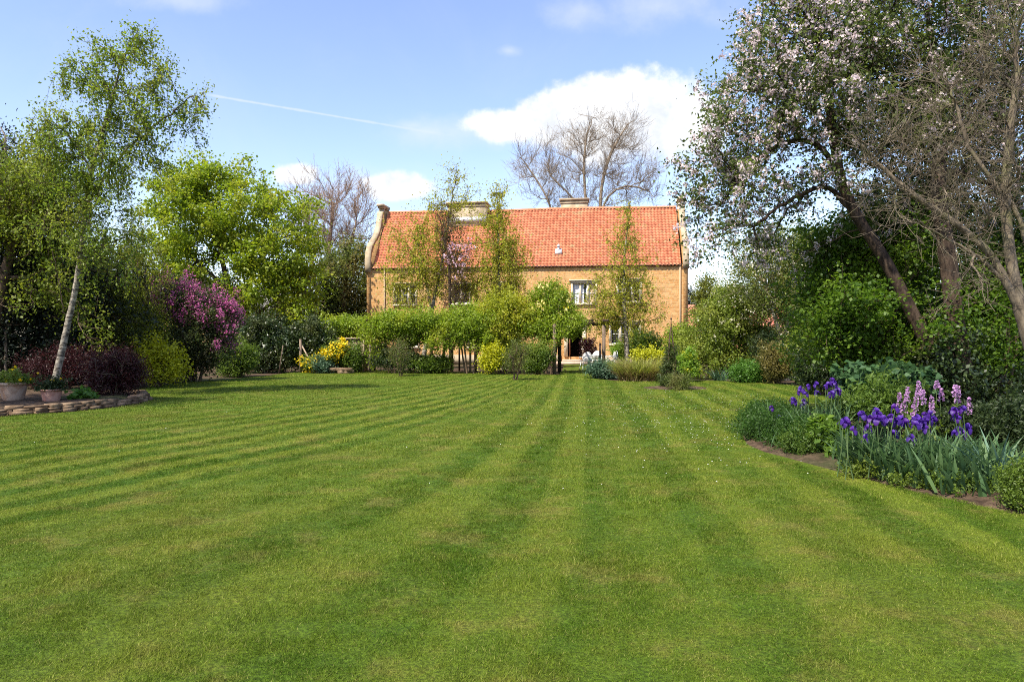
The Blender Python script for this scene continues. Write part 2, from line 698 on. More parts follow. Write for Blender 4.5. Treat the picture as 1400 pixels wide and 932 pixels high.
    if bark is not None:
        g.build(wood, bark, root, smooth=True)
    A = np.concatenate(anchors)
    if leaf is not None and per:
        f = per / (len(A) / len(tips))
        c = rng.poisson(f, len(A))
        LP = np.repeat(A, c, 0)
        LP = LP + rng.normal(0, 1, LP.shape) * spread * np.array([1, 1, flat]) * np.repeat(rng.uniform(.6, 1.3, len(A)), c)[:, None]
        LP[:, 2] = np.maximum(LP[:, 2], base_z + .03)
        ax = None
        if outer:
            ax = nrm(LP - att.mean(0)) * outer
        lg.add(*leaf_geo(LP, size, rng, up, asp, droop=droop, axis=ax))
    if leaf is not None:
        lg.build(foliage, leaf, root)
    for fl in flowers:
        # dict: mat, n clusters, per petals, size, spread, keep(P)->mask, name
        A2 = np.concatenate([A, P[isleafy]])
        if 'box' in fl:                         # (px0, px1, py0, py1)
            px = 700 + F * A2[:, 0] / A2[:, 1]
            py = HOR - F * (A2[:, 2] - EYE) / A2[:, 1]
            b = fl['box']
            A2 = A2[(px > b[0]) & (px < b[1]) & (py > b[2]) & (py < b[3])]
        if not len(A2):
            continue
        cen = att.mean(0)
        out = nrm(A2 - cen)
        A2 = A2 + out * fl.get('out', .05)
        kk = rng.choice(len(A2), fl['n'], replace=len(A2) < fl['n'])
        c = A2[kk] + rng.normal(0, spread * fl.get('jit', .8), (fl['n'], 3))
        sp = np.array(fl.get('shape', (1, 1, 1))) * fl['spread']
        FP = np.repeat(c, fl['per'], 0) + rng.normal(0, 1, (fl['n'] * fl['per'], 3)) * sp
        FP[:, 2] = np.maximum(FP[:, 2], base_z + .05)
        for FQ in (np.split(FP, fl['n']) if fl.get('each') else [FP]):
            fg = Geo()
            fg.add(*leaf_geo(FQ, fl['size'], rng, .5, fl.get('asp', .9), .1))
            fg.build(fl.get('name', 'blossom'), fl['mat'], root)
    return root


# ------------------------------------------------------------------ materials
L_BIRCH = leaf_mat('birch_leaf', (.085, .14, .018), (.18, .23, .028), (.23, .25, .035), trans=.4)
L_BIRCH2 = leaf_mat('young_birch_leaf', (.20, .22, .022), (.34, .34, .035), (.30, .29, .045), trans=.4)
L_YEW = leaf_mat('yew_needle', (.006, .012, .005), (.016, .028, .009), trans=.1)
L_BEECH = leaf_mat('beech_leaf', (.07, .11, .012), (.16, .20, .020), (.21, .23, .03))
L_WEEP = leaf_mat('willow_leaf', (.10, .125, .014), (.20, .22, .026))
L_ACER = leaf_mat('maple_leaf', (.024, .006, .007), (.055, .011, .012), trans=.25)
L_HOSTA = leaf_mat('hosta_leaf', (.05, .12, .018), (.10, .20, .03))
L_GOLD = leaf_mat('golden_leaf', (.28, .30, .012), (.50, .49, .02), trans=.3)
L_LILAC = leaf_mat('lilac_leaf', (.035, .06, .016), (.07, .095, .02), (.06, .05, .03))
L_SYC = leaf_mat('sycamore_leaf', (.11, .17, .014), (.22, .28, .022), (.29, .29, .028), trans=.42)
L_OLIVE = leaf_mat('hawthorn_leaf', (.055, .08, .018), (.13, .16, .03), (.20, .16, .06))
L_IVY = leaf_mat('ivy_leaf', (.018, .036, .010), (.05, .08, .018), (.09, .10, .025), trans=.2, spec=.5, rough=.4)
L_CLIMB = leaf_mat('climber_leaf', (.115, .18, .015), (.225, .295, .026), (.28, .31, .030))
L_CLIMB2 = leaf_mat('wisteria_leaf', (.17, .21, .018), (.32, .33, .03), (.36, .34, .035))
L_SHRUB = leaf_mat('shrub_leaf', (.055, .095, .014), (.13, .19, .024), (.17, .21, .03))
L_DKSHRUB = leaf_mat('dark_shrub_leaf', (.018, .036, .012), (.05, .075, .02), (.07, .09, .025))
L_WSHRUB = leaf_mat('viburnum_leaf', (.09, .13, .018), (.20, .25, .032), (.25, .27, .045))
L_CRAB = leaf_mat('crab_leaf', (.08, .11, .02), (.17, .20, .035), (.24, .23, .06))
L_APPLE = leaf_mat('apple_leaf', (.034, .055, .014), (.095, .125, .024), (.12, .155, .028), trans=.34)
L_HAZEL = leaf_mat('hazel_leaf', (.032, .075, .008), (.10, .17, .016), (.14, .21, .02), trans=.4)
L_BROWN = leaf_mat('bronze_leaf', (.10, .09, .025), (.17, .14, .04), (.10, .11, .03))
L_IRIS = leaf_mat('iris_leaf', (.055, .115, .040), (.12, .195, .070), (.09, .16, .075), trans=.3, nscale=3)
L_GLAUC = leaf_mat('glaucous_leaf', (.07, .13, .09), (.12, .20, .13), trans=.25)
L_BLUE = leaf_mat('bluegreen_leaf', (.045, .09, .05), (.09, .15, .085), trans=.25)
L_CROC = leaf_mat('strap_leaf', (.12, .15, .025), (.26, .27, .05), (.30, .24, .09), trans=.3, nscale=2)
L_LIME = leaf_mat('lime_leaf', (.10, .19, .02), (.20, .29, .03), trans=.4)
L_PURP = leaf_mat('plum_leaf', (.05, .028, .02), (.10, .05, .035), (.09, .08, .03))
L_CONIF = leaf_mat('conifer_leaf', (.09, .12, .02), (.20, .20, .03))
L_DRY = leaf_mat('dry_leaf', (.18, .12, .05), (.30, .22, .10), trans=.15)
P_PINK = leaf_mat('apple_petal', (.54, .42, .43), (.79, .70, .70), trans=.3)
P_CREAM = leaf_mat('cream_petal', (.60, .55, .40), (.82, .78, .62), trans=.3)
P_LILAC = leaf_mat('lilac_petal', (.32, .05, .19), (.58, .17, .38), trans=.3)
P_YELL = leaf_mat('yellow_petal', (.75, .52, .01), (.85, .68, .04), trans=.3)
L_CRANE = leaf_mat('cranesbill_leaf', (.055, .11, .014), (.12, .19, .024))
P_BUTTER = leaf_mat('butter_petal', (.72, .58, .16), (.85, .76, .36), trans=.3)
L_FRESH = leaf_mat('fresh_leaf', (.055, .10, .014), (.11, .17, .026))
L_DEEP = leaf_mat('deep_green_leaf', (.028, .068, .011), (.055, .115, .018))
L_POPPY = leaf_mat('poppy_leaf', (.030, .072, .026), (.062, .12, .044), trans=.22)
P_ROSE = leaf_mat('pink_petal', (.62, .34, .44), (.80, .58, .64), trans=.3)
P_IRIS = leaf_mat('iris_petal', (.030, .008, .13), (.085, .025, .30), (.075, .010, .17), trans=.25, nscale=6)
P_HON = leaf_mat('stock_petal', (.38, .19, .40), (.62, .40, .60), trans=.3)


def bark_mat(name, a, b, sc=9, stretch=.25, bump=.6, c=None, thin=None):
    m, q = new_mat(name)
    g = q.n('ShaderNodeNewGeometry')
    mp = q.n('ShaderNodeMapping')
    mp.inputs['Scale'].default_value = (1, 1, stretch)
    q.put(mp.inputs[0], g.outputs['Position'])
    nn = q.noise(mp.outputs[0], sc, 6, .62)
    col = q.mix(q.ramp(nn, .35, .65), a, b)
    if c:
        col = q.mix(q.ramp(q.noise(g.outputs['Position'], 2.2, 3), .5, .7), col, c)
    if thin:                       # young wood is brown, tint holds the branch radius
        rad = q.n('ShaderNodeAttribute', attribute_name='tint').outputs['Fac']
        col = q.mix(q.ramp(rad, .018, .045), thin, col)
    finish(q, col, .85, .15, bump=nn, bs=bump, bd=.03)
    return m


B_BIRCH = bark_mat('birch_bark', (.05, .04, .03), (.36, .32, .25), 7, 2.2, .3, thin=(.07, .05, .035))
B_DARK = bark_mat('dark_bark', (.035, .026, .018), (.10, .075, .05))
B_BROWN = bark_mat('brown_bark', (.06, .04, .025), (.15, .105, .07))
B_APPLE = bark_mat('apple_bark', (.025, .017, .013), (.085, .058, .04), 13, .35, 1.0)
B_PALE = bark_mat('pale_bark', (.15, .12, .08), (.30, .25, .18), 10, .4, .4, (.17, .16, .07))
B_GREY = bark_mat('grey_bark', (.10, .078, .055), (.21, .17, .12), 10, .4, .4, (.13, .125, .055))
B_BARE = bark_mat('bare_bark', (.19, .15, .105), (.32, .255, .19))
B_PINKISH = bark_mat('bud_bark', (.26, .17, .12), (.36, .26, .19))
M_STEM = bark_mat('green_stem', (.05, .09, .03), (.09, .13, .05), 12, .3, .2)

M_WOOD = bark_mat('weathered_wood', (.12, .085, .06), (.22, .165, .12), 14, .12, .4)
M_WOODDK = bark_mat('dark_wood', (.03, .022, .016), (.07, .05, .035), 14, .12, .4)
M_WOODPALE = bark_mat('pale_wood', (.26, .20, .14), (.40, .31, .22), 14, .12, .4)
M_WHITE = plain_mat('white_paint', (.74, .74, .72), (.66, .66, .63), 8, .45, .4)
M_IRON = plain_mat('rusty_iron', (.035, .022, .016), (.08, .042, .025), 20, .7, .3)
M_TERRA = plain_mat('terracotta', (.30, .18, .115), (.44, .33, .25), 4, .85, .15, .2, .004)
M_TERRA2 = plain_mat('pink_terracotta', (.32, .15, .11), (.43, .26, .20), 5, .85, .15, .2, .004)
M_SOIL = plain_mat('potting_soil', (.035, .024, .016), (.07, .05, .035), 14, .95, .1, .8, .02)
M_STONE = plain_mat('field_stone', (.10, .065, .04), (.27, .19, .12), 4, .95, .1, 1.0, .04)
M_ROCK = plain_mat('pale_stone', (.30, .23, .15), (.47, .38, .26), 2.2, .9, .15, .5, .02)
M_LEAD = plain_mat('lead', (.45, .45, .46), (.58, .58, .58), 4, .5, .4)
M_GLASS = plain_mat('window_glass', (.03, .035, .035), None, rough=.06, spec=.6)
M_DARKIN = plain_mat('interior', (.05, .035, .025), (.08, .055, .04), 2, .9)
M_CURT = plain_mat('curtain', (.70, .70, .72), (.45, .46, .52), 9, .8)
M_BLIND = plain_mat('blind', (.50, .36, .22), (.55, .40, .26), 3, .8)
M_FRAME = plain_mat('stone_frame', (.52, .43, .30), (.62, .53, .40), 3, .85, .2, .3, .01)
M_STEP = plain_mat('step_stone', (.46, .33, .25), (.54, .42, .33), 3, .85, .2, .2, .01)


def ground_mat():
    m, q = new_mat('ground_soil')
    g = q.n('ShaderNodeNewGeometry')
    n1 = q.noise(g.outputs['Position'], 5.0, 8, .7)
    n2 = q.noise(g.outputs['Position'], .45, 3)
    c = q.mix(q.ramp(n1, .35, .68), (.045, .030, .020), (.13, .088, .058))
    c = q.mix(q.m('MULTIPLY', q.ramp(n2, .5, .62), .55), c, (.04, .06, .018))
    finish(q, c, .95, .1, bump=n1, bs=1, bd=.06)
    return m


def grass_mat(name, blade):
    m, q = new_mat(name)
    g = q.n('ShaderNodeNewGeometry')
    p = g.outputs['Position']
    mow = q.n('ShaderNodeAttribute', attribute_name='mow').outputs['Fac']
    n_big = q.noise(p, .55, 4, .6)
    n_mid = q.noise(p, 2.3, 5, .65)
    n_fine = q.noise(p, 42.0, 5, .75)
    c = q.mix(q.ramp(n_mid, .36, .64), (.064, .134, .006), (.128, .188, .012))
    c = q.mix(q.m('MULTIPLY', q.ramp(n_big, .42, .66), .42), c, (.190, .185, .022))
    dry = q.m('MULTIPLY', q.ramp(q.noise(p, 1.15, 6, .72), .50, .66), q.ramp(n_mid, .38, .56))
    c = q.mix(q.m('MULTIPLY', dry, .72), c, (.26, .19, .06))
    # mown one way and the other
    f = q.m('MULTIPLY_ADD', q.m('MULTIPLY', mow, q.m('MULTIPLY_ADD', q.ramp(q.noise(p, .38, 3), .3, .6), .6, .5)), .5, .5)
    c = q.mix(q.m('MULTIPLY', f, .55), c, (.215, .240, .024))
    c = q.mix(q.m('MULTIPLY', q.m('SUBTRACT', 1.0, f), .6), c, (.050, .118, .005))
    if blade:
        t = q.n('ShaderNodeAttribute', attribute_name='tint').outputs['Fac']
        c = q.mix(q.m('MULTIPLY', q.ramp(t, .84, 1.0), .7), c, (.27, .24, .08))
        hs = q.n('ShaderNodeHueSaturation')
        q.put(hs.inputs['Color'], c)
        q.put(hs.inputs['Value'], q.m('MULTIPLY_ADD', t, 1.05, .46))
        finish(q, hs.outputs[0], .6, .12, trans=.3, tcol=hs.outputs[0])
    else:
        hs = q.n('ShaderNodeHueSaturation')
        q.put(hs.inputs['Color'], c)
        q.put(hs.inputs['Value'], q.m('MULTIPLY_ADD', q.ramp(n_fine, .36, .66), .75, .42))
        finish(q, hs.outputs[0], .8, .15, bump=n_fine, bs=.9, bd=.03)
    return m


M_GROUND = ground_mat()
M_LAWN = grass_mat('mown_turf', False)
M_BLADE = grass_mat('grass_blade', True)

# ------------------------------------------------------------------ ground, lawn, beds
rng0 = np.random.default_rng(7)
R = 900.0
g_ = MB()
g_.add([(-R, -R, -.03), (R, -R, -.03), (R, R, -.03), (-R, R, -.03)], [(0, 1, 2, 3)])
tag(g_.build('ground', M_GROUND), kind='structure')


def G2(px, py):
    D = GD(py)
    return ((px - 700) / F * D, D)


LAWN = [(-16, -3), (-14, 14.2), G2(-20, 572), G2(40, 568), G2(100, 563), G2(160, 557), G2(200, 550.5), G2(206, 545), G2(180, 534), G2(215, 527), G2(262, 522.5),
        G2(345, 515.5), G2(385, 511), G2(420, 507.5), G2(470, 505.5), G2(520, 506.5), G2(580, 507), G2(640, 509), G2(690, 511.5), G2(735, 512),
        G2(764, 512), G2(769, 506), G2(771, 496.5), G2(795, 496.8), (4.9, 42.6), (5.2, 37.5), (4.6, 33.5), G2(812, 517.5), G2(850, 521.5), G2(900, 521.5), G2(940, 520), G2(985, 520.5), G2(1040, 523.5),
        G2(1085, 527), G2(1112, 531), (10.6, 21.5), (8.6, 18.2), (6.4, 15.6), G2(1045, 572), G2(1018, 583), G2(1013, 594), G2(1022, 608), G2(1045, 618), G2(1080, 627), G2(1120, 638), G2(1165, 650),
        G2(1215, 664), G2(1270, 677), G2(1330, 690), G2(1400, 706), (5.6, 5.8), (7.5, 4.5), (9, -3)]
LAWN = np.array(LAWN)


def in_poly(X, Y, poly):
    inside = np.zeros(X.shape, bool)
    n = len(poly)
    for i in range(n):
        x1, y1 = poly[i]
        x2, y2 = poly[(i + 1) % n]
        c = ((y1 > Y) != (y2 > Y)) & (X < (x2 - x1) * (Y - y1) / (y2 - y1 + 1e-12) + x1)
        inside ^= c
    return inside


def near_poly(X, Y, poly):
    bd = np.full(X.shape, 1e9)
    bx, by = X.copy(), Y.copy()
    n = len(poly)
    for i in range(n):
        a = poly[i]
        b = poly[(i + 1) % n]
        e = b - a
        t = np.clip(((X - a[0]) * e[0] + (Y - a[1]) * e[1]) / (e @ e), 0, 1)
        qx, qy = a[0] + t * e[0], a[1] + t * e[1]
        d = np.hypot(X - qx, Y - qy)
        m = d < bd
        bd = np.where(m, d, bd)
        bx = np.where(m, qx, bx)
        by = np.where(m, qy, by)
    return bx, by, bd


def mow_dir(x, y):
    s = 1 / (1 + np.exp(np.clip((x + .8) / .7, -30, 30)))
    return .09 + s * (.2 + .35 * np.exp(-np.maximum(y - 3, 0) / 5))


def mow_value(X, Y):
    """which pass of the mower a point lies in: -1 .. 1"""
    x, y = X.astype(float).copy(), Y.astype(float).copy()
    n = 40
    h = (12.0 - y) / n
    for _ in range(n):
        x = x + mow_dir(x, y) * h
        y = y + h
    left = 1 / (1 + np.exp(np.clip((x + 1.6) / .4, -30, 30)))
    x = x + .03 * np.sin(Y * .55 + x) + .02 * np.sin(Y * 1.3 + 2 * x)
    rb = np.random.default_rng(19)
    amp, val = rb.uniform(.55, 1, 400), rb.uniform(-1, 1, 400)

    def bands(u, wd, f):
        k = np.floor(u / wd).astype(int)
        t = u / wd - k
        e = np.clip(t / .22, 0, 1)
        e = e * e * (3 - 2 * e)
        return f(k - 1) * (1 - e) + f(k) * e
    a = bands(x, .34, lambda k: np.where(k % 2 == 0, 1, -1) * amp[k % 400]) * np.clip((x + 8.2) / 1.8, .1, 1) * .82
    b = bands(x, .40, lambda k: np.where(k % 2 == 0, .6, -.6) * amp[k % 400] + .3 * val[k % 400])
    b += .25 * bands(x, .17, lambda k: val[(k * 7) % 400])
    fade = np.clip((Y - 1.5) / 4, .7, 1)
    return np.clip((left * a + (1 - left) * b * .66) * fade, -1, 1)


st = .16
gx = np.arange(-16.2, 11.4, st)
gy = np.arange(-3.2, 49, st)
XX, YY = np.meshgrid(gx, gy)
cin = in_poly(XX[:-1, :-1] + st / 2, YY[:-1, :-1] + st / 2, LAWN)
I = np.arange(XX.size).reshape(XX.shape)
quads = np.stack([I[:-1, :-1], I[:-1, 1:], I[1:, 1:], I[1:, :-1]], -1)[cin]
used = np.unique(quads)
x, y = XX.ravel()[used], YY.ravel()[used]
bx, by, bd = near_poly(x, y, LAWN)
cnt = np.bincount(np.searchsorted(used, quads.ravel()), minlength=len(used))
edge = (cnt < 4) & (bd < st * 1.3)
x = np.where(edge, bx, x)
y = np.where(edge, by, y)
z = .012 * np.sin(x * .9 + 1) * np.cos(y * .6) + .01 * np.sin(y * 1.7 + x * .4)
z = np.where(edge, .0, z) + .005
lawn = mk('lawn', np.stack([x, y, z], 1), np.searchsorted(used, quads), M_LAWN, smooth=True, attrs={'mow': mow_value(x, y)})
tag(lawn, kind='structure')


# grass blades, many near the camera and coarser with distance
def vnoise(X, Y, cell, seed):
    """smooth value noise 0..1"""
    rng = np.random.default_rng(seed)
    T = rng.uniform(0, 1, (256, 256))
    x, y = X / cell + 512, Y / cell + 512
    i, j = np.floor(x).astype(int), np.floor(y).astype(int)
    fx, fy = x - i, y - j
    fx, fy = fx * fx * (3 - 2 * fx), fy * fy * (3 - 2 * fy)
    g = lambda a, b: T[a % 256, b % 256]
    return (g(i, j) * (1 - fx) + g(i + 1, j) * fx) * (1 - fy) + (g(i, j + 1) * (1 - fx) + g(i + 1, j + 1) * fx) * fy


def lawn_blades():
    rng = np.random.default_rng(11)
    out = []
    for (d0, d1, dens, wd, ht) in ((2.2, 4.5, 21000, .0028, .020), (4.5, 7, 13000, .0036, .021), (7, 10.5, 6500, .0052, .023), (10.5, 16, 2500, .0085, .027), (16, 26, 750, .014, .034), (26, 36, 300, .022, .036)):
        area = (d1 - d0) * 2 * (.76 * (d0 + d1) / 2 + 2.6)
        n = int(area * dens * 1.5)
        Y = rng.uniform(d0, d1, n)
        X = rng.uniform(-1, 1, n) * (.76 * Y + 2.6)
        clump_ = .6 * vnoise(X, Y, .05 * max(1, d0 / 6), 1) + .4 * vnoise(X, Y, .21, 2)
        keep = in_poly(X, Y, LAWN) & (rng.uniform(.12, .72, n) < clump_)
        X, Y = X[keep], Y[keep]
        out.append((X, Y, np.full(len(X), wd), np.full(len(X), ht)))
    X, Y, wd, ht = [np.concatenate(v) for v in zip(*out)]
    n = len(X)
    mw = mow_value(X, Y)
    ht = ht * rng.uniform(.4, 1.15, n) * (.65 + .8 * vnoise(X, Y, .16, 3) * vnoise(X, Y, .6, 4) * 1.6)
    tuft = rng.uniform(0, 1, n) < .012
    ht = np.where(tuft, ht * 1.5, ht)
    dx = mow_dir(X, Y)
    t = np.stack([dx, np.ones(n)], 1)
    t /= np.linalg.norm(t, axis=1, keepdims=True)
    lean = rng.normal(0, .6, (n, 2)) + t * (mw * .75)[:, None]
    ph = rng.uniform(0, pi, n)
    sd_ = np.stack([np.cos(ph), np.sin(ph)], 1) * wd[:, None] / 2
    zb = .012 * np.sin(X * .9 + 1) * np.cos(Y * .6) + .01 * np.sin(Y * 1.7 + X * .4) + .004
    B = np.stack([X, Y], 1)
    V = np.empty((n, 3, 3))
    V[:, 0, :2] = B - sd_
    V[:, 1, :2] = B + sd_
    V[:, 2, :2] = B + lean * ht[:, None]
    V[:, 0, 2] = zb
    V[:, 1, 2] = zb
    V[:, 2, 2] = zb + ht / np.sqrt(1 + .4 * (lean ** 2).sum(1))
    o = mk('grass', V.reshape(-1, 3), np.arange(n * 3).reshape(n, 3), M_BLADE, tint=np.repeat(rng.uniform(0, 1, n), 3), attrs={'mow': np.repeat(mw, 3)})
    tag(o, 'short mown grass blades covering the striped lawn', 'grass', kind='stuff')


lawn_blades()


def daisies():
    rng = np.random.default_rng(5)
    n = 520
    pts = []
    for (cx, cy, sx, sy, k) in ((4.0, 14.5, 1.3, 2.2, 230), (2.6, 12.0, 1.4, 2.0, 130), (5.2, 19, 1.6, 2.5, 130), (-6.5, 12, 2.5, 3, 10)):
        pts.append(np.stack([rng.normal(cx, sx, k), rng.normal(cy, sy, k)], 1))
    Pq = np.concatenate(pts)
    Pq = Pq[in_poly(Pq[:, 0], Pq[:, 1], LAWN)]
    mb = MB()
    for (x, y) in Pq:
        r = rng.uniform(.005, .0095)
        a = np.arange(7) * 2 * pi / 7
        ring = np.stack([x + r * np.cos(a), y + r * np.sin(a), np.full(7, .026)], 1)
        mb.add(np.concatenate([ring, [[x, y, .030]]]), [(i, (i + 1) % 7, 7) for i in range(7)])
    tag(mb.build('daisies', plain_mat('daisy', (.8, .8, .76))), 'tiny white daisies sprinkled over the lawn near the iris border', 'daisies', kind='stuff')


daisies()


def bed(name, poly, h, seed, kind='structure', step=.22):
    """a bed of loose soil, slightly mounded"""
    rng = np.random.default_rng(seed)
    poly = np.array(poly, float)
    gx = np.arange(poly[:, 0].min() - step, poly[:, 0].max() + step, step)
    gy = np.arange(poly[:, 1].min() - step, poly[:, 1].max() + step, step)
    XX, YY = np.meshgrid(gx, gy)
    c = in_poly(XX[:-1, :-1] + step / 2, YY[:-1, :-1] + step / 2, poly)
    I = np.arange(XX.size).reshape(XX.shape)
    Q = np.stack([I[:-1, :-1], I[:-1, 1:], I[1:, 1:], I[1:, :-1]], -1)[c]
    u = np.unique(Q)
    x, y = XX.ravel()[u], YY.ravel()[u]
    bx, by, bd = near_poly(x, y, poly)
    cnt = np.bincount(np.searchsorted(u, Q.ravel()), minlength=len(u))
    e = cnt < 4
    ins = in_poly(x, y, poly)
    x = np.where(e, bx, x)
    y = np.where(e, by, y)
    z = np.where(e, -.02, h * np.clip(bd / .5, 0, 1) + rng.uniform(-.022, .022, len(x)))
    o = mk(name, np.stack([x, y, z], 1), np.searchsorted(u, Q), M_GROUND, smooth=True)
    return tag(o, kind=kind)


edge_r = [tuple(p) for p in LAWN[35:50]]
bed('flower_bed', step=.12, poly=[(11.5, 22)] + [tuple(p) for p in LAWN[35:51]] + [(9.5, 5.2), (14, 12), (15, 20)], h=.07, seed=3)
bed('flower_bed', [(-13.5, 14.6), G2(0, 567), G2(100, 561), G2(160, 556), G2(198, 550), G2(203, 545), (-11.5, 22.5), (-16, 23)], .16, 4)

exec_order = None


# ------------------------------------------------------------------ the house
DL, DR = 46.3, 43.75
XL, XR = (502 - 700) / F * DL, (940 - 700) / F * DR
HL = sqrt((XR - XL) ** 2 + (DL - DR) ** 2)
HA = atan2(DL - DR, XR - XL)
HC, HS = cos(HA), sin(HA)
HDEP = 6.5
EAVE = 6.0
RIDGE = 10.05


def Hf(px, py, dep=0.0):
    """photo pixel -> facade coordinates (s along the facade, z) on the plane 'dep' behind the front"""
    k = (px - 700) / F
    ox, oy = XL + dep * HS, DL + dep * HC
    s = (k * oy - ox) / (HC + k * HS)
    Y = oy - s * HS
    return s, EYE - (py - HOR) / F * Y


def stone_wall_mat():
    m, q = new_mat('ironstone_wall')
    t = q.n('ShaderNodeTexCoord')
    sp = q.n('ShaderNodeSeparateXYZ')
    q.put(sp.inputs[0], t.outputs['Object'])
    cb = q.n('ShaderNodeCombineXYZ')
    q.put(cb.inputs[0], q.m('ADD', sp.outputs[0], sp.outputs[1]))
    warp = q.m('MULTIPLY', q.m('SUBTRACT', q.noise(t.outputs['Object'], 1.3, 2), .5), .16)
    q.put(cb.inputs[1], q.m('ADD', sp.outputs[2], warp))
    b = q.n('ShaderNodeTexBrick')
    b.offset_frequency = 2
    b.squash_frequency = 3
    b.squash = .7
    q.put(b.inputs['Vector'], cb.outputs[0])
    b.inputs['Scale'].default_value = 1.0
    b.inputs['Brick Width'].default_value = .36
    b.inputs['Row Height'].default_value = .135
    b.inputs['Mortar Size'].default_value = .012
    b.inputs['Mortar Smooth'].default_value = .4
    b.inputs['Color1'].default_value = (.46, .235, .08, 1)
    b.inputs['Color2'].default_value = (.62, .35, .145, 1)
    b.inputs['Mortar'].default_value = (.62, .44, .23, 1)
    n1 = q.noise(t.outputs['Object'], 7, 6, .65)
    n2 = q.noise(t.outputs['Object'], .6, 3)
    c = q.mix(q.m('MULTIPLY', q.ramp(n1, .46, .68), .65), b.outputs[0], (.30, .14, .05))
    c = q.mix(q.m('MULTIPLY', q.ramp(q.noise(t.outputs['Object'], 2.4, 5, .7), .55, .7), .5), c, (.40, .19, .09))
    c = q.mix(q.m('MULTIPLY', q.ramp(n2, .5, .7), .5), c, (.60, .40, .20))
    c = q.mix(q.m('MULTIPLY', q.ramp(q.noise(t.outputs['Object'], .9, 6, .7), .54, .68), .5), c, (.30, .17, .085))
    h = q.m('ADD', q.m('MULTIPLY', b.outputs['Fac'], -.6), q.m('MULTIPLY', n1, .6))
    finish(q, c, .9, .15, bump=h, bs=.7, bd=.03)
    return m


def tile_mat():
    m, q = new_mat('pantile')
    u = q.n('ShaderNodeUVMap')
    fl = q.n('ShaderNodeVectorMath', operation='FLOOR')
    q.put(fl.inputs[0], u.outputs[0])
    wn = q.n('ShaderNodeTexWhiteNoise', noise_dimensions='2D')
    q.put(wn.inputs[0], fl.outputs[0])
    c = q.mix(q.ramp(wn.outputs['Value'], 0, 1, False), (.37, .115, .06), (.55, .20, .105))
    c = q.mix(q.m('MULTIPLY', q.m('GREATER_THAN', wn.outputs['Value'], .95), .4), c, (.28, .12, .08))
    t = q.n('ShaderNodeTexCoord')
    n2 = q.noise(t.outputs['Object'], .8, 5, .6)
    n3 = q.noise(t.outputs['Object'], 5, 4, .6)
    c = q.mix(q.m('MULTIPLY', q.ramp(n3, .52, .75), .5), c, (.30, .12, .075))
    c = q.mix(q.m('MULTIPLY', q.ramp(n2, .52, .72), .35), c, (.60, .27, .14))
    c = q.mix(q.m('MULTIPLY', q.ramp(q.noise(t.outputs['Object'], 2.6, 6, .7), .53, .66), .8), c, (.38, .27, .14))
    finish(q, c, .85, .2, bump=n3, bs=.3, bd=.01)
    return m


M_WALL = stone_wall_mat()
M_TILE = tile_mat()
house = thing('farmhouse', 'long ironstone farmhouse with a steep orange pantile roof beyond the lawn', 'house', (XL, DL, 0), -HA)


def holes_wall(mb, L, H, holes, y=0.0, reveal=.22):
    xs = sorted({0, L, *[h[0] for h in holes], *[h[1] for h in holes]})
    zs = sorted({0, H, *[h[2] for h in holes], *[h[3] for h in holes]})
    for i in range(len(xs) - 1):
        for j in range(len(zs) - 1):
            cx, cz = (xs[i] + xs[i + 1]) / 2, (zs[j] + zs[j + 1]) / 2
            if any(h[0] < cx < h[1] and h[2] < cz < h[3] for h in holes):
                continue
            mb.add([(xs[i], y, zs[j]), (xs[i + 1], y, zs[j]), (xs[i + 1], y, zs[j + 1]), (xs[i], y, zs[j + 1])], [(0, 1, 2, 3)])
    for a, b, c, d in holes:
        r = y + reveal
        mb.add([(a, y, c), (b, y, c), (b, r, c), (a, r, c)], [(0, 1, 2, 3)])
        mb.add([(a, y, d), (b, y, d), (b, r, d), (a, r, d)], [(0, 3, 2, 1)])
        mb.add([(a, y, c), (a, r, c), (a, r, d), (a, y, d)], [(0, 1, 2, 3)])
        mb.add([(b, y, c), (b, r, c), (b, r, d), (b, y, d)], [(0, 3, 2, 1)])


def rect(p0, p1):
    a = Hf(*p0)
    b = Hf(*p1)
    return (min(a[0], b[0]), max(a[0], b[0]), min(a[1], b[1]), max(a[1], b[1]))


wins = [(rect((540, 391), (568, 416)), 3, None), (rect((619, 391), (642, 415)), 2, None), (rect((686, 389), (703, 412)), 2, None),
        (rect((783, 387), (814, 414.5)), 3, 'curtain'), (rect((845, 385), (875, 412)), 3, None), (rect((835, 443), (874, 470)), 3, None),
        (rect((640, 446), (664, 474)), 2, None), (rect((545, 447), (572, 474)), 3, None)]
door = rect((776.5, 448), (796, 487.5))
wallmb = MB()
holes_wall(wallmb, HL, EAVE, [wn[0] for wn in wins] + [door])
wallmb.box((HL / 2, HDEP - .1, EAVE / 2), (HL, .2, EAVE))
wallmb.box((HL / 2, HDEP / 2, EAVE - .15), (HL - .9, HDEP - .6, .1))
wallmb.build('wall', M_WALL, house, local=True)
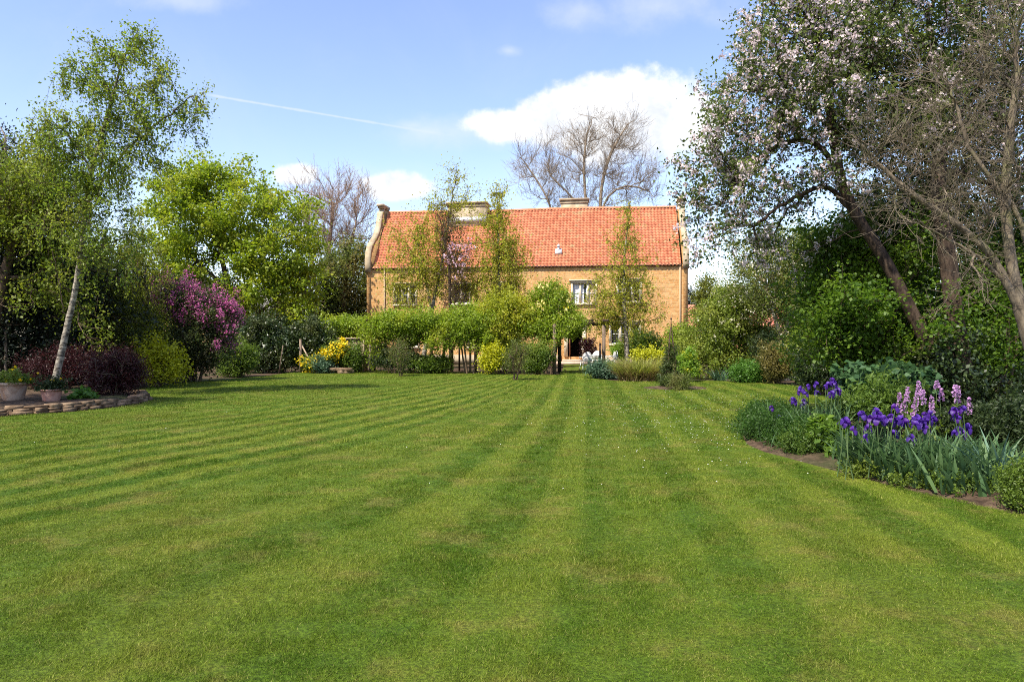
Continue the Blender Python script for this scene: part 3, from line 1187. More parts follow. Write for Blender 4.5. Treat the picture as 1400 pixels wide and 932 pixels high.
# plinth and drip courses
mb = MB()
mb.box((door[0] / 2 - .2, -.03, .28), (door[0] - .4, .06, .56))
mb.box(((HL + door[1]) / 2 + .2, -.03, .28), (HL - door[1] - .4, .06, .56))
mb.build('plinth', M_ROCK, house, local=True)
mb = MB()
mb.box((HL / 2, -.085, EAVE - .02), (HL - .7, .13, .11))
mb.build('gutter', plain_mat('gutter_paint', (.06, .05, .045), rough=.5), house, local=True)
M_PIPE = plain_mat('pipe_paint', (.42, .30, .18), rough=.5)
for dpx in (Hf(526, 400)[0], HL - .45):
    mb = MB()
    mb.tube([(dpx, -.07, EAVE - .1), (dpx, -.07, .1)], .045, 8)
    mb.build('drainpipe', M_PIPE, house, local=True)
for (a, b, c, d), lights, kind in wins:
    fm = MB()
    t = .11
    fm.box(((a + b) / 2, .0, d + t / 2 - .005), (b - a + 2 * t, .14, t))
    fm.box(((a + b) / 2, -.03, c - t / 2 + .005), (b - a + 2 * t, .20, t))
    fm.box((a - t / 2 + .005, .02, (c + d) / 2), (t, .12, d - c - .02))
    fm.box((b + t / 2 - .005, .02, (c + d) / 2), (t, .12, d - c - .02))
    fm.box(((a + b) / 2, -.05, d + t + .05), (b - a + 4 * t, .2, .07))
    f = fm.build('window', M_FRAME, house, local=True)
    wl = (b - a) / lights
    mm = MB()
    for k in range(1, lights):
        mm.box((a + wl * k, .1, (c + d) / 2), (.10, .14, d - c - .01))
    o = mm.build('mullion', M_FRAME, house, local=True)
    o.parent = f
    cm = MB()
    for k in range(lights):
        x0, x1 = a + wl * k + (.05 if k else .0), a + wl * (k + 1) - (.05 if k < lights - 1 else 0)
        for (p0, p1) in (((x0, c), (x1, c + .06)), ((x0, d - .06), (x1, d)), ((x0, c + .06), (x0 + .05, d - .06)), ((x1 - .05, c + .06), (x1, d - .06)),
                         ((x0 + .05, (c + d) / 2 - .015), (x1 - .05, (c + d) / 2 + .015))):
            cm.span(np.array([p0[0], .135, p0[1]]), np.array([p1[0], .165, p1[1]]))
    o = cm.build('casement', M_WHITE, house, local=True)
    o.parent = f
    pm = MB()
    pm.box(((a + b) / 2, .175, (c + d) / 2), (b - a, .01, d - c))
    o = pm.build('pane', M_GLASS, house, local=True)
    o.parent = f
    if kind == 'curtain':
        for k, mt, nm in ((0, M_CURT, 'curtain'), (1, M_CURT, 'curtain'), (2, M_BLIND, 'blind')):
            x0, x1 = a + wl * k + .08, a + wl * (k + 1) - .08
            if k == 1:
                x1 = x0 + .3 * wl
            n = 13
            xs = np.linspace(x0, x1, n)
            ys = .160 + (.008 * np.sin(np.arange(n) * 2.1) if k < 2 else np.zeros(n))
            VV = np.concatenate([np.stack([xs, ys, np.full(n, c + .07)], 1), np.stack([xs, ys, np.full(n, d - .07)], 1)])
            o = mk(nm, VV, np.array([(i, i + 1, n + i + 1, n + i) for i in range(n - 1)]), mt, house, local=True)
            o.parent = f
# door: the dark open doorway with a brown leaf folded to the left, stone surround, step
dm = MB()
a, b, c, d = door
dm.box((a - .11, -.01, (c + d) / 2), (.22, .16, d - c))
dm.box((b + .11, -.01, (c + d) / 2), (.22, .16, d - c))
dm.box(((a + b) / 2, -.01, d + .13), (b - a + .5, .18, .24))
df = dm.build('door', M_FRAME, house, local=True)
dl = MB()
dl.box((a + .10, .3, (c + d) / 2 - .02), (.05, .85, d - c - .06))
for k in range(5):
    dl.box((a + .132, .02 + k * .14, (c + d) / 2 - .02), (.012, .11, d - c - .3))
o = dl.build('door_leaf', plain_mat('door_wood', (.16, .06, .03), (.24, .10, .05), 4, .5), house, local=True)
o.parent = df
ds = MB()
ds.box(((a + b) / 2 - .15, -.45, .09), (1.9, .9, .18))
ds.box(((a + b) / 2, -.2, .24), (1.5, .44, .12))
ds.build('doorstep', M_STEP, house, local=True)
im = MB()
im.box((HL / 2, 3.0, 1.3), (HL - 1, .1, 2.6))
im.build('inner_wall', M_DARKIN, house, local=True)

# pantile roof, rows of tiles with an s shaped profile
SL = sqrt((HDEP / 2 + .15) ** 2 + (RIDGE - EAVE + .1) ** 2)
for side in (0, 1):
    tw, rows = .212, 22
    nx = int((HL - .8) / tw)
    per_t = 6
    X1 = np.linspace(.4, HL - .4, nx * per_t + 1)
    ph = (np.arange(nx * per_t + 1) % per_t) / per_t
    prof = .035 * np.sin(2 * pi * ph) + .012 * np.sin(4 * pi * ph + .6)
    vs, lift, vid = [], [], []
    for r_ in range(rows):
        for f_, l_ in ((0, .055), (.5, .03), (.985, .0)):
            vs.append((r_ + f_) / rows)
            lift.append(l_)
            vid.append(r_ + f_)
    vs, lift = np.array(vs), np.array(lift)
    rr = np.random.default_rng(50 + side)
    tj = rr.normal(0, .006, (rows, nx + 1))
    jit = tj[np.minimum(np.arange(len(vs)) // 3, rows - 1)][:, np.minimum(np.arange(len(X1)) // per_t, nx)]
    y0, z0 = -.15, EAVE - .06
    dy_, dz_ = (HDEP / 2 + .15) / SL, (RIDGE - EAVE + .06) / SL
    Vv, Xx = np.meshgrid(vs * SL, X1, indexing='ij')
    hh = lift[:, None] + prof[None, :] + jit + .035 * np.sin(Xx * .55 + 1) * (Vv / SL)
    yy = y0 + Vv * dy_ - hh * dz_
    zz = z0 + Vv * dz_ + hh * dy_
    if side:
        yy = HDEP - yy
    nX = len(X1)
    I = np.arange(Vv.size).reshape(Vv.shape)
    Q = np.stack([I[:-1, :-1], I[:-1, 1:], I[1:, 1:], I[1:, :-1]], -1).reshape(-1, 4)
    uvt = np.stack([np.broadcast_to((np.arange(nX) / per_t)[None], Vv.shape), np.broadcast_to(np.array(vid)[:, None], Vv.shape)], -1).reshape(-1, 2)
    mk('roof', np.stack([Xx, yy, zz], -1).reshape(-1, 3), Q, M_TILE, house, local=True, uvs=uvt + .02)
mb = MB()
for k in range(46):
    x0 = .4 + k * (HL - .8) / 46
    x1 = x0 + (HL - .8) / 46 - .01
    a_ = np.linspace(0, pi, 7)
    sag = .03 * sin(x0 * .55 + 1)
    V1 = [(x, HDEP / 2 - .15 * cos(t), RIDGE - .05 + sag + .13 * sin(t)) for x in (x0, x1) for t in a_]
    mb.add(V1, [(i, i + 1, i + 8, i + 7) for i in range(6)])
mb.build('ridge_tiles', M_TILE, house, local=True)

half = [(-.02, 0), (-.02, 5.55), (-.12, 5.75), (-.2, 6.05), (-.2, 6.5), (-.08, 7.0), (.2, 7.42), (.65, 7.72), (1.2, 8.1), (1.65, 8.5), (1.98, 8.98), (2.2, 9.5), (2.36, 9.9), (2.62, 9.98), (2.72, 10.2), (HDEP / 2, 10.3)]
outl = half + [(HDEP - y, z) for y, z in half[::-1][1:]]
for x0, x1 in ((-.02, .25), (HL - .25, HL + .02)):
    mb = MB()
    mb.prism(outl, x0, x1)
    gw = mb.build('gable_wall', M_WALL, house, local=True)
    cp = MB()
    O = np.array(outl[2:-2])
    tg = nrm(np.gradient(O, axis=0))
    OO = O + np.stack([-tg[:, 1], tg[:, 0]], 1) * .085
    k_ = len(O)
    Vc = np.array([(x, y, z) for x in (x0 - .04, x1 + .05) for A_ in (O, OO) for y, z in A_])
    cp.add(Vc, [f for i in range(k_ - 1) for f in ((i, i + 1, k_ + i + 1, k_ + i), (2 * k_ + i, 3 * k_ + i, 3 * k_ + i + 1, 2 * k_ + i + 1),
               (k_ + i, k_ + i + 1, 3 * k_ + i + 1, 3 * k_ + i), (i, 2 * k_ + i, 2 * k_ + i + 1, i + 1))] + [(0, k_, 3 * k_, 2 * k_), (k_ - 1, 3 * k_ - 1, 4 * k_ - 1, 2 * k_ - 1)])
    cp.box(((x0 + x1) / 2, HDEP / 2 - .2, 10.42), (x1 - x0 + .2, 1.5, .16))
    cp.box(((x0 + x1) / 2, HDEP / 2 - .2, 10.29), (x1 - x0 + .1, 1.3, .1))
    o = cp.build('coping', M_ROCK, house, local=True)
    o.parent = gw
# chimneys
for p0, p1, dep, wy in (((612, 299), (664, 278), 2.3, 1.5), ((767, 286), (803, 273.5), 3.25, 1.0)):
    a = Hf(p0[0], p0[1], dep)
    b = Hf(p1[0], p1[1], dep)
    mb = MB()
    mb.box(((a[0] + b[0]) / 2, dep + wy / 2, b[1] / 2 + 4.2), (b[0] - a[0], wy, b[1] - 8.4))
    ch = mb.build('chimney', M_ROCK, house, local=True)
    mb = MB()
    mb.box(((a[0] + b[0]) / 2, dep + wy / 2, b[1] + .06), (b[0] - a[0] + .22, wy + .22, .12))
    mb.box(((a[0] + b[0]) / 2, dep + wy / 2, b[1] - .16), (b[0] - a[0] + .1, wy + .1, .07))
    o = mb.build('chimney_cap', M_ROCK, house, local=True)
    o.parent = ch
    mb = MB()
    mb.box(((a[0] + b[0]) / 2, dep - .06, a[1] - .1), (b[0] - a[0] + .1, .06, .32))
    o = mb.build('flashing', M_LEAD, house, local=True)
    o.parent = ch
# roof vent
s, z = Hf(763.5, 347, .6)
mb = MB()
mb.box((s, .62, z + .12), (.42, .4, .2), tilt=.7)
mb.tube([(s, .65, z + .1), (s, .65, z + .5)], [.07, .07], 8)
mb.lathe([(.001, .62), (.12, .5), (.12, .46), (.0, .46)], (s, .65, z), 10)
mb.build('roof_vent', M_LEAD, house, local=True)


# neighbours glimpsed between the trees
def cottage(label, x0, x1, D, dep, wall_h, ridge, wallm, roofm, win=None, name='cottage', axis='x', rz=0):
    c = thing(name, label, 'house', ((x0 + x1) / 2, D, 0), rz)
    Lx = x1 - x0
    mb = MB()
    mb.box((0, dep / 2, wall_h / 2), (Lx, dep, wall_h))
    if axis == 'x':
        mb.prism([(0, wall_h), (dep, wall_h), (dep / 2, ridge - .05)], -Lx / 2, Lx / 2)
    mb.build('wall', wallm, c, local=True)
    mb = MB()
    n = 14
    for sgn in (0, 1):
        for r_ in range(n):
            t0, t1 = r_ / n, (r_ + 1) / n + .012
            ya, yb = -.25 + t0 * (dep / 2 + .25), -.25 + t1 * (dep / 2 + .25)
            za, zb = wall_h - .1 + t0 * (ridge - wall_h + .1), wall_h - .1 + t1 * (ridge - wall_h + .1)
            if sgn:
                ya, yb = dep - ya, dep - yb
            mb.add([(-Lx / 2 - .2, ya, za + .12), (Lx / 2 + .2, ya, za + .12), (Lx / 2 + .2, yb, zb + .06), (-Lx / 2 - .2, yb, zb + .06)], [(0, 1, 2, 3)])
            mb.add([(-Lx / 2 - .2, ya, za), (Lx / 2 + .2, ya, za), (Lx / 2 + .2, ya, za + .12), (-Lx / 2 - .2, ya, za + .12)], [(0, 1, 2, 3)])
    mb.build('roof', roofm, c, local=True)
    for wx, wz, ww, wh in (win or ()):
        mb = MB()
        for (cx, cz, sx, sz) in ((wx, wz + wh / 2, ww + .12, .12), (wx, wz - wh / 2, ww + .12, .12), (wx - ww / 2, wz, .12, wh - .12), (wx + ww / 2, wz, .12, wh - .12), (wx, wz, .08, wh - .12)):
            mb.box((cx, -.03, cz), (sx, .1, sz))
        f = mb.build('window', M_WHITE, c, local=True)
        mb = MB()
        mb.box((wx, -.012, wz), (ww - .1, .03, wh - .1))
        o = mb.build('pane', M_GLASS, c, local=True)
        o.parent = f
    return c


M_RED = plain_mat('red_tile', (.50, .17, .12), (.62, .26, .19), 1.5, .85)
M_ORANGE = plain_mat('orange_tile', (.52, .20, .09), (.62, .30, .15), 2, .85)
M_BRICK = plain_mat('red_brick', (.30, .12, .07), (.38, .17, .10), 9, .9)
M_OCHRE = plain_mat('ochre_stone', (.50, .30, .13), (.60, .40, .20), 3, .9)
M_SLATE = plain_mat('grey_slate', (.16, .15, .14), (.24, .22, .20), 3, .8)
cottage('ochre stone cottage with white windows half hidden under the bright green tree', -27, -18.5, 56, 6, 3.4, 5.6, M_OCHRE, M_SLATE,
        [(-.9 - 1.5, 2.6, 1.1, 1.2), (1.2, 2.5, 1.1, 1.2)])
cottage('low red roofed outbuilding just past the far end of the farmhouse', 13.2, 21, 58, 7, 2.6, 4.4, M_BRICK, M_RED, name='outbuilding', rz=-.5)
cottage('neighbouring building with an orange tiled roof seen low behind the apple trunk', 24.5, 34, 40, 6, 1.3, 2.2, M_BRICK, M_ORANGE, name='outbuilding', rz=.1)

# ------------------------------------------------------------------ trees of the far background
plant('sycamore_tree', 'big bright green leafy tree with a broad rounded crown left of the farmhouse', 'tree', (318, 43),
      [(300, 288, 92, 62, 43, 3.2), (372, 330, 62, 66, 43, 3), (242, 318, 46, 82, 43, 2.6), (330, 392, 88, 48, 43, 3.2), (396, 395, 42, 58, 42, 2.4), (282, 240, 34, 28, 43, 1.5), (235, 400, 40, 60, 43, 2)],
      640, L_SYC, B_DARK, trunk=[[(316, 500), (318, 440), (312, 390), (300, 340), (296, 290)], [(318, 440), (330, 410), (348, 370), (372, 330)], [(312, 400), (295, 380), (270, 360), (246, 330)], [(300, 340), (285, 290), (282, 245)], [(318, 450), (350, 430), (385, 405)]],
      r0=.3, tip=.012, per=58, size=.16, spread=.32, seed=21, bf=.3, shell=4.6, start=3, twigs=2, twig_len=.6, up=.9, asp=.8, flat=.55)
plant('bare_tree', 'pinkish brown bare tree coming into bud between the bright green tree and farmhouse', 'tree', (445, 58),
      [(455, 285, 58, 50, 58, 2.6), (478, 320, 40, 50, 58, 2), (430, 320, 38, 55, 58, 2), (460, 350, 40, 40, 58, 2)],
      420, None, B_PINKISH, trunk=[[(440, 488), (442, 430), (446, 390), (450, 340), (456, 280)], [(441, 488), (452, 410), (470, 360), (486, 310)], [(440, 488), (434, 400), (425, 340)]],
      r0=.2, tip=.012, e=1.6, seed=22, bf=.45, shell=3.6, start=3, twigs=7, twig_len=1.0, twig_up=.45, smooth=4)
plant('winter_tree', 'tall leafless tree with a wide twiggy crown rising behind the farmhouse ridge', 'tree', (800, 62),
      [(812, 215, 68, 62, 62, 3.4), (745, 240, 48, 45, 62, 2.6), (868, 250, 44, 42, 62, 2.6), (800, 260, 75, 30, 62, 3), (725, 225, 26, 25, 62, 2), (845, 185, 45, 32, 62, 2.5), (895, 265, 20, 18, 62, 1.4)],
      560, None, B_BARE, trunk=[[(804, 488), (804, 340), (803, 285), (797, 240), (800, 190), (808, 160)], [(820, 488), (820, 330), (820, 285), (822, 245), (838, 200), (858, 170)],
                                [(760, 488), (758, 330), (756, 285), (742, 258), (728, 238), (712, 215)], [(820, 488), (820, 320), (822, 272), (840, 258), (860, 248), (888, 262)], [(804, 488), (802, 330), (800, 282), (775, 265), (752, 240)]],
      r0=.19, tip=.011, e=1.55, seed=23, bf=.4, shell=3.4, start=9, twigs=6, twig_len=1.15, twig_up=.5, smooth=4)
plant('hawthorn_tree', 'olive green thorny tree pressed against the farmhouse gable end', 'tree', (470, 50),
      [(472, 385, 38, 48, 50, 2), (492, 410, 22, 40, 50, 1.6), (440, 405, 40, 35, 50, 2), (480, 440, 45, 30, 50, 2), (480, 350, 24, 20, 50, 1.3)],
      330, L_OLIVE, B_BROWN, r0=.2, tip=.012, per=48, size=.17, spread=.3, seed=24, stems=3, twigs=2, twig_len=.6)
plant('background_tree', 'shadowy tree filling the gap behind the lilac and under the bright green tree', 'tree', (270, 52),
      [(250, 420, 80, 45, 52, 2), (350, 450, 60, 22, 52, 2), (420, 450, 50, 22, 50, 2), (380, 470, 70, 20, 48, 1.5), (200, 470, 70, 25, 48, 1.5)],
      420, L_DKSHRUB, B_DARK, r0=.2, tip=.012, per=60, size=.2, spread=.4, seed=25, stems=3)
plant('conifer', 'small golden conifer poking up beside the red roofed outbuilding', 'tree', (966, 54),
      [(966, 402, 14, 24, 54, .8), (968, 430, 20, 30, 54, 1.0), (964, 388, 7, 12, 54, .4)], 110, L_CONIF, B_DARK, r0=.12, tip=.012, per=60, size=.13, spread=.25, seed=26)
plant('conifer', 'dark narrow conifer tip just right of the farmhouse wall', 'tree', (944, 66),
      [(944, 410, 6, 18, 66, .5), (944, 435, 12, 25, 66, .8)], 60, L_YEW, B_DARK, r0=.1, tip=.012, per=60, size=.13, spread=.25, seed=27)
for i, (px, D, top, rx, lab) in enumerate(((1010, 60, 395, 60, 'mid green tree in the far gap behind the cream blossom tree'), (1150, 46, 300, 80, 'dark leafy tree far behind the apple tree on the boundary'),
                                           (1290, 40, 235, 110, 'tall shady tree behind the twin apple trunks'), (1430, 38, 240, 100, 'shady tree beyond the orange roofed neighbour building'),
                                           (120, 44, 330, 90, 'tall dim tree beyond the white birch trunk'), (-30, 40, 260, 90, 'tall tree beyond the dark yew at the edge'))):
    h = (462 + 1600 / D - top)
    plant('background_tree', lab, 'tree', (px, D), [(px, top + h * .42, rx, h * .42, D, 2.2), (px - rx * .4, top + h * .7, rx * .7, h * .3, D, 2)], 230, L_SHRUB if i in (0, 4) else L_DKSHRUB, B_DARK,
          r0=.22, tip=.012, per=60, size=.19, spread=.4, seed=30 + i, stems=2, group='trees beyond the garden boundary')

# ------------------------------------------------------------------ birches and plum in front of the house
plant('birch_tree', 'slim white stemmed young birch leaning before the left half of the farmhouse', 'tree', (578, 38),
      [(622, 262, 26, 34, 38, .9, .35), (606, 310, 42, 40, 38, 1.1, .7), (575, 345, 40, 45, 38, 1.2), (612, 375, 52, 38, 38, 1.2, .8), (565, 395, 42, 32, 38, 1.1), (545, 360, 22, 30, 38, .8, .6)],
      330, L_BIRCH2, B_BIRCH, trunk=[[(577, 503), (581, 476), (590, 425), (595, 402), (603, 370), (610, 320), (618, 275), (625, 235)], [(590, 425), (586, 400), (578, 370), (570, 330)]],
      r0=.13, tip=.007, per=15, size=.096, spread=.2, seed=41, start=4, hang=2, hang_len=.7, hang_leaves=9, droop=.5, twigs=2, twig_len=.5)
plant('birch_tree', 'narrow pointed young birch rising above the pergola in front of the roof centre', 'tree', (683, 37.5),
      [(681, 275, 15, 32, 37.5, .6, .8), (678, 325, 32, 38, 37.5, .9), (684, 375, 42, 36, 37.5, 1.0), (700, 350, 24, 30, 37.5, .8, .7), (668, 400, 36, 22, 37.5, .9), (700, 405, 30, 20, 37.5, .9)],
      330, L_BIRCH2, B_BIRCH, trunk=[(685, 503), (684, 440), (682, 390), (681, 330), (680, 285), (678, 250)],
      r0=.11, tip=.007, per=14, size=.095, spread=.21, seed=42, start=5, hang=2, hang_len=.6, hang_leaves=10, droop=.5, twigs=2, twig_len=.5)
plant('birch_tree', 'airy young birch with a speckled white trunk near the open doorway', 'tree', (858, 36),
      [(858, 305, 18, 34, 36, .7, .8), (854, 350, 32, 34, 36, .9, .8), (850, 395, 52, 34, 36, 1.1), (852, 432, 54, 20, 36, 1.1, .9), (835, 430, 26, 24, 36, .9), (880, 395, 20, 30, 36, .8, .6)],
      300, L_BIRCH2, B_BIRCH, trunk=[(858, 507), (857, 478), (855, 440), (852, 405), (853, 360), (857, 315), (862, 275)],
      r0=.12, tip=.007, per=10, size=.092, spread=.21, seed=43, start=5, hang=2, hang_len=.7, hang_leaves=9, droop=.5, twigs=2, twig_len=.5)
plant('plum_tree', 'purple leaved plum with a spray of pink blossom beside the leaning birch', 'tree', (616, 36.9),
      [(612, 330, 18, 34, 36.9, .8), (622, 365, 22, 34, 36.9, .8), (608, 300, 14, 22, 36.9, .6), (618, 410, 20, 26, 36.9, .8)],
      150, L_PURP, B_DARK, trunk=[(616, 501), (616, 450), (615, 400), (614, 350)], r0=.09, tip=.008, per=14, size=.09, spread=.2, seed=44, start=4, twigs=2, twig_len=.4,
      flowers=[dict(mat=P_ROSE, n=34, per=12, size=.09, spread=.09, box=(614, 638, 338, 370), out=.4)])

# ------------------------------------------------------------------ left side of the garden
plant('boundary_tree', 'tall loose garden tree overhanging the near left boundary in front of the flower pots', 'tree', (-320, 13.6),
      [(-330, 40, 130, 140, 13.6, 1.7), (-300, 150, 90, 80, 14, 1.3), (-300, -60, 90, 80, 13.4, 1.3)],
      260, L_BEECH, B_BROWN, trunk=[(-325, 580), (-330, 400), (-328, 200), (-325, 40)], r0=.16, tip=.008, per=30, size=.10, spread=.25, seed=50, start=6, twigs=2, twig_len=.4)
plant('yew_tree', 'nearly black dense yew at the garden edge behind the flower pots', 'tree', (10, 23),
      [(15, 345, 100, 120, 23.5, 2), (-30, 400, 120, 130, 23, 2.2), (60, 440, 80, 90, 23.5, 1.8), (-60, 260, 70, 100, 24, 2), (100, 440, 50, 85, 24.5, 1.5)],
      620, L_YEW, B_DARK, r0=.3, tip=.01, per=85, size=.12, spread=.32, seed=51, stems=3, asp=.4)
plant('beech_tree', 'fresh yellow green beech whose boughs hang in front of the black yew', 'tree', (-15, 21.5),
      [(35, 262, 70, 48, 21.5, 1.2), (5, 300, 60, 60, 21, 1.2), (75, 310, 50, 50, 21.5, 1.0), (45, 390, 50, 34, 21, .8, .5), (92, 390, 40, 50, 21.5, .8, .6), (20, 240, 45, 30, 22, 1), (125, 460, 22, 30, 21, .6, .6)],
      430, L_BEECH, B_BROWN, trunk=[(-25, 537), (-10, 450), (10, 360), (30, 290)], r0=.16, tip=.008, per=34, size=.085, spread=.16, seed=52, start=4, twigs=2, twig_len=.4, droop=.3)
plant('ash_sapling', 'thin bare sapling twig reaching into the sky at the left edge', 'tree', (6, 22.5),
      [(4, 205, 12, 40, 22.5, .4), (18, 215, 14, 30, 22.5, .4)], 18, None, B_BARE, trunk=[(8, 533), (8, 400), (20, 250), (6, 200), (2, 175)], r0=.05, tip=.008, seed=53, twigs=2, twig_len=.35, start=8)
plant('silver_birch', 'tall airy silver birch with a leaning white trunk beside the flower pots', 'tree', (71, 19.5),
      [(165, 108, 64, 58, 19.5, 1.1, .8), (88, 190, 58, 40, 19.5, 1.0), (150, 210, 70, 66, 19.5, 1.2), (216, 165, 50, 36, 19.5, .9, .8), (175, 62, 40, 26, 19.5, .7, .7), (100, 290, 58, 66, 19.3, 1.0, .7),
       (160, 320, 46, 60, 19.5, 1.0, .6), (276, 150, 14, 24, 19.5, .35, 1.6), (255, 140, 20, 12, 19.5, .3, 1.4), (100, 110, 30, 26, 19.5, .6, .5), (60, 225, 34, 34, 19.5, .7, .6), (215, 95, 30, 26, 19.5, .6, .5)],
      520, L_BIRCH, B_BIRCH, trunk=[[(69, 546), (74, 525), (83, 488), (93, 440), (104, 395), (112, 335), (117, 285), (125, 235), (140, 185), (155, 130), (170, 78), (190, 42)],
                                    [(93, 440), (84, 410), (78, 370), (66, 320)], [(125, 235), (110, 205), (90, 180), (70, 165)], [(117, 285), (150, 230), (190, 190), (230, 158), (265, 132)], [(155, 130), (130, 100), (105, 85)]],
      r0=.098, tip=.005, per=15, size=.08, spread=.11, seed=54, start=9, bf=.3, hang=2, hang_len=.5, hang_leaves=6, droop=.6, twigs=2, twig_len=.4, up=.8)
plant('willow_tree', 'drooping olive green small tree between the birch trunk and the lilac', 'tree', (178, 25.5),
      [(178, 330, 36, 40, 25.5, .9, .8), (172, 390, 46, 50, 25.5, 1.1), (190, 440, 40, 50, 25.5, 1.1), (160, 455, 40, 45, 25.2, 1), (195, 480, 36, 34, 25.5, .9), (140, 380, 34, 60, 26, .9), (205, 360, 20, 40, 26, .7, .7)],
      430, L_WEEP, B_BROWN, r0=.11, tip=.007, per=34, size=.075, spread=.16, seed=55, stems=3, hang=1, hang_len=.7, hang_leaves=14, droop=.8, asp=.4)
plant('red_maple', 'dome shaped dark red maple at the end of the stone edging', 'shrub', (158, 18.8),
      [(158, 505, 30, 24, 18.8, .55), (152, 520, 27, 18, 18.8, .5), (168, 515, 22, 22, 18.8, .45)], 230, L_ACER, B_PALE, r0=.035, tip=.005, per=46, size=.06, spread=.09, seed=56, stems=5, shell=2.6, twigs=2, twig_len=.3, twig_up=.1, droop=.5, asp=.35, base_z=.1)
plant('red_maple', 'spreading dark red maple in the shade behind the birch trunk', 'shrub', (85, 20.6),
      [(80, 507, 42, 24, 20.6, .6), (108, 502, 26, 22, 20.6, .5), (52, 512, 22, 18, 20.6, .4)], 200, L_ACER, B_DARK, r0=.035, tip=.005, per=44, size=.06, spread=.1, seed=57, stems=4, shell=2.6, twigs=2, twig_len=.3, twig_up=.1, droop=.5, asp=.35, base_z=.1)
plant('hosta', 'clump of rounded bright green hosta leaves beside the small pot', 'plant', (114, 17.4),
      [(113, 544, 16, 8, 17.4, .24)], 70, L_HOSTA, M_STEM, r0=.012, tip=.004, per=10, size=.115, spread=.05, seed=58, stems=6, twigs=0, up=1.4, asp=.7, base_z=.1)
plant('golden_shrub', 'golden yellow leaved shrub at the foot of the drooping tree', 'shrub', (216, 24.0),
      [(218, 498, 24, 22, 24.0, .5), (203, 508, 16, 16, 24.0, .4), (232, 505, 14, 20, 24.0, .4), (205, 485, 14, 12, 24.0, .3)], 90, L_GOLD, B_BROWN, r0=.025, tip=.005, per=36, size=.085, spread=.11, seed=59, stems=4, shell=2.4, twigs=2, twig_len=.42, twig_up=.5)
plant('lilac_bush', 'large lilac bush loaded with magenta purple blossom', 'shrub', (265, 27),
      [(262, 425, 46, 34, 27, 1.0), (298, 440, 26, 30, 27, .8), (235, 405, 24, 22, 27, .7), (265, 470, 48, 36, 27, 1.1), (240, 490, 36, 28, 27, .9), (295, 485, 26, 26, 27, .8)],
      330, L_LILAC, B_BROWN, r0=.06, tip=.007, per=46, size=.085, spread=.16, seed=60, stems=5, twigs=1, twig_len=.25,
      flowers=[dict(mat=P_LILAC, n=200, per=46, size=.055, spread=.075, shape=(1, 1, 1.9), box=(212, 326, 378, 440), out=.18), dict(mat=P_LILAC, n=30, per=40, size=.055, spread=.07, shape=(1, 1, 1.8), box=(285, 330, 440, 480), out=.2)])
plant('round_shrub', 'rounded mid green shrub right of the purple lilac at the lawn edge', 'shrub', (328, 30.5),
      [(328, 490, 24, 22, 30.5, .7), (322, 502, 20, 12, 30.5, .6)], 150, L_SHRUB, B_BROWN, r0=.03, tip=.006, per=52, size=.075, spread=.12, seed=61, stems=4)

# ivy covered boundary screen with a propping post
for i, (envs, lab, mt) in enumerate((
        ([(362, 470, 34, 30, 34, .7), (350, 455, 24, 18, 34, .6), (385, 480, 24, 24, 34, .6), (365, 495, 34, 14, 34, .7)], 'dark glossy ivy bank between the round shrub and the timber prop', L_IVY),
        ([(420, 468, 30, 28, 34.5, .7), (440, 485, 26, 18, 34.5, .6), (410, 490, 20, 14, 34.5, .6)], 'ivy bank around the timber prop left of the yellow azalea', L_IVY),
        ([(470, 450, 34, 10, 35.5, .6), (440, 452, 24, 12, 35.5, .6), (492, 447, 18, 10, 35.5, .6)], 'lighter green creeper spilling along the top above the wooden cabinet', L_CLIMB))):
    plant('ivy_screen', lab, 'climber', (envs[0][0], envs[0][4] + .2), envs, 230 if i < 2 else 150, mt, B_BROWN, r0=.04, tip=.006, per=50, size=.10, spread=.15, seed=65 + i, stems=4, group='ivy along the boundary')
fp = thing('support_post', 'weathered timber post with a slanting prop inside the ivy', 'post', W(411, GD and 508, 34))
fp.location = ((411 - 700) / F * 33.6, 33.6, 0)
mb = MB()
mb.box((fp.location[0], 33.6, .75), (.10, .10, 1.6))
mb.build('post', M_WOOD, fp)
mb = MB()
mb.tube([W(413, 473, 33.6), (W(433, 500, 33.4)[0], 33.4, .02)], .035, 6)
mb.build('prop', M_WOODPALE, fp)
fp = thing('support_post', 'thin leaning stake in the dark ivy left of the timber prop', 'post', ((383 - 700) / F * 33.2, 33.2, 0))
mb = MB()
mb.tube([((381 - 700) / F * 33.2, 33.2, -.05), W(387, 472, 33.2)], .025, 6)
mb.build('post', M_WOOD, fp)

plant('azalea', 'azalea smothered in bright yellow flowers beside the wooden cabinet', 'shrub', (457, 33.5),
      [(457, 482, 17, 12, 33.5, .45), (450, 490, 14, 9, 33.5, .4)], 80, L_SHRUB, B_BROWN, r0=.025, tip=.006, per=36, size=.08, spread=.1, seed=70, stems=4,
      flowers=[dict(mat=P_YELL, n=120, per=14, size=.085, spread=.07, box=(440, 476, 467, 490), out=.1)])
plant('azalea', 'low tuft of yellow flowers by the lawn edge under the slanting prop', 'plant', (427, 33.2),
      [(427, 498, 10, 6, 33.2, .3)], 40, L_SHRUB, B_BROWN, r0=.015, tip=.005, per=30, size=.07, spread=.09, seed=71, stems=3,
      flowers=[dict(mat=P_YELL, n=40, per=12, size=.08, spread=.06, out=.08)])
plant('garden_shrub', 'small leafy green shrub hiding the foot of the wooden cabinet', 'shrub', (482, 33.6),
      [(484, 487, 11, 12, 33.6, .4), (478, 496, 12, 8, 33.6, .35)], 80, L_SHRUB, B_BROWN, r0=.02, tip=.005, per=40, size=.085, spread=.11, seed=72, stems=3)
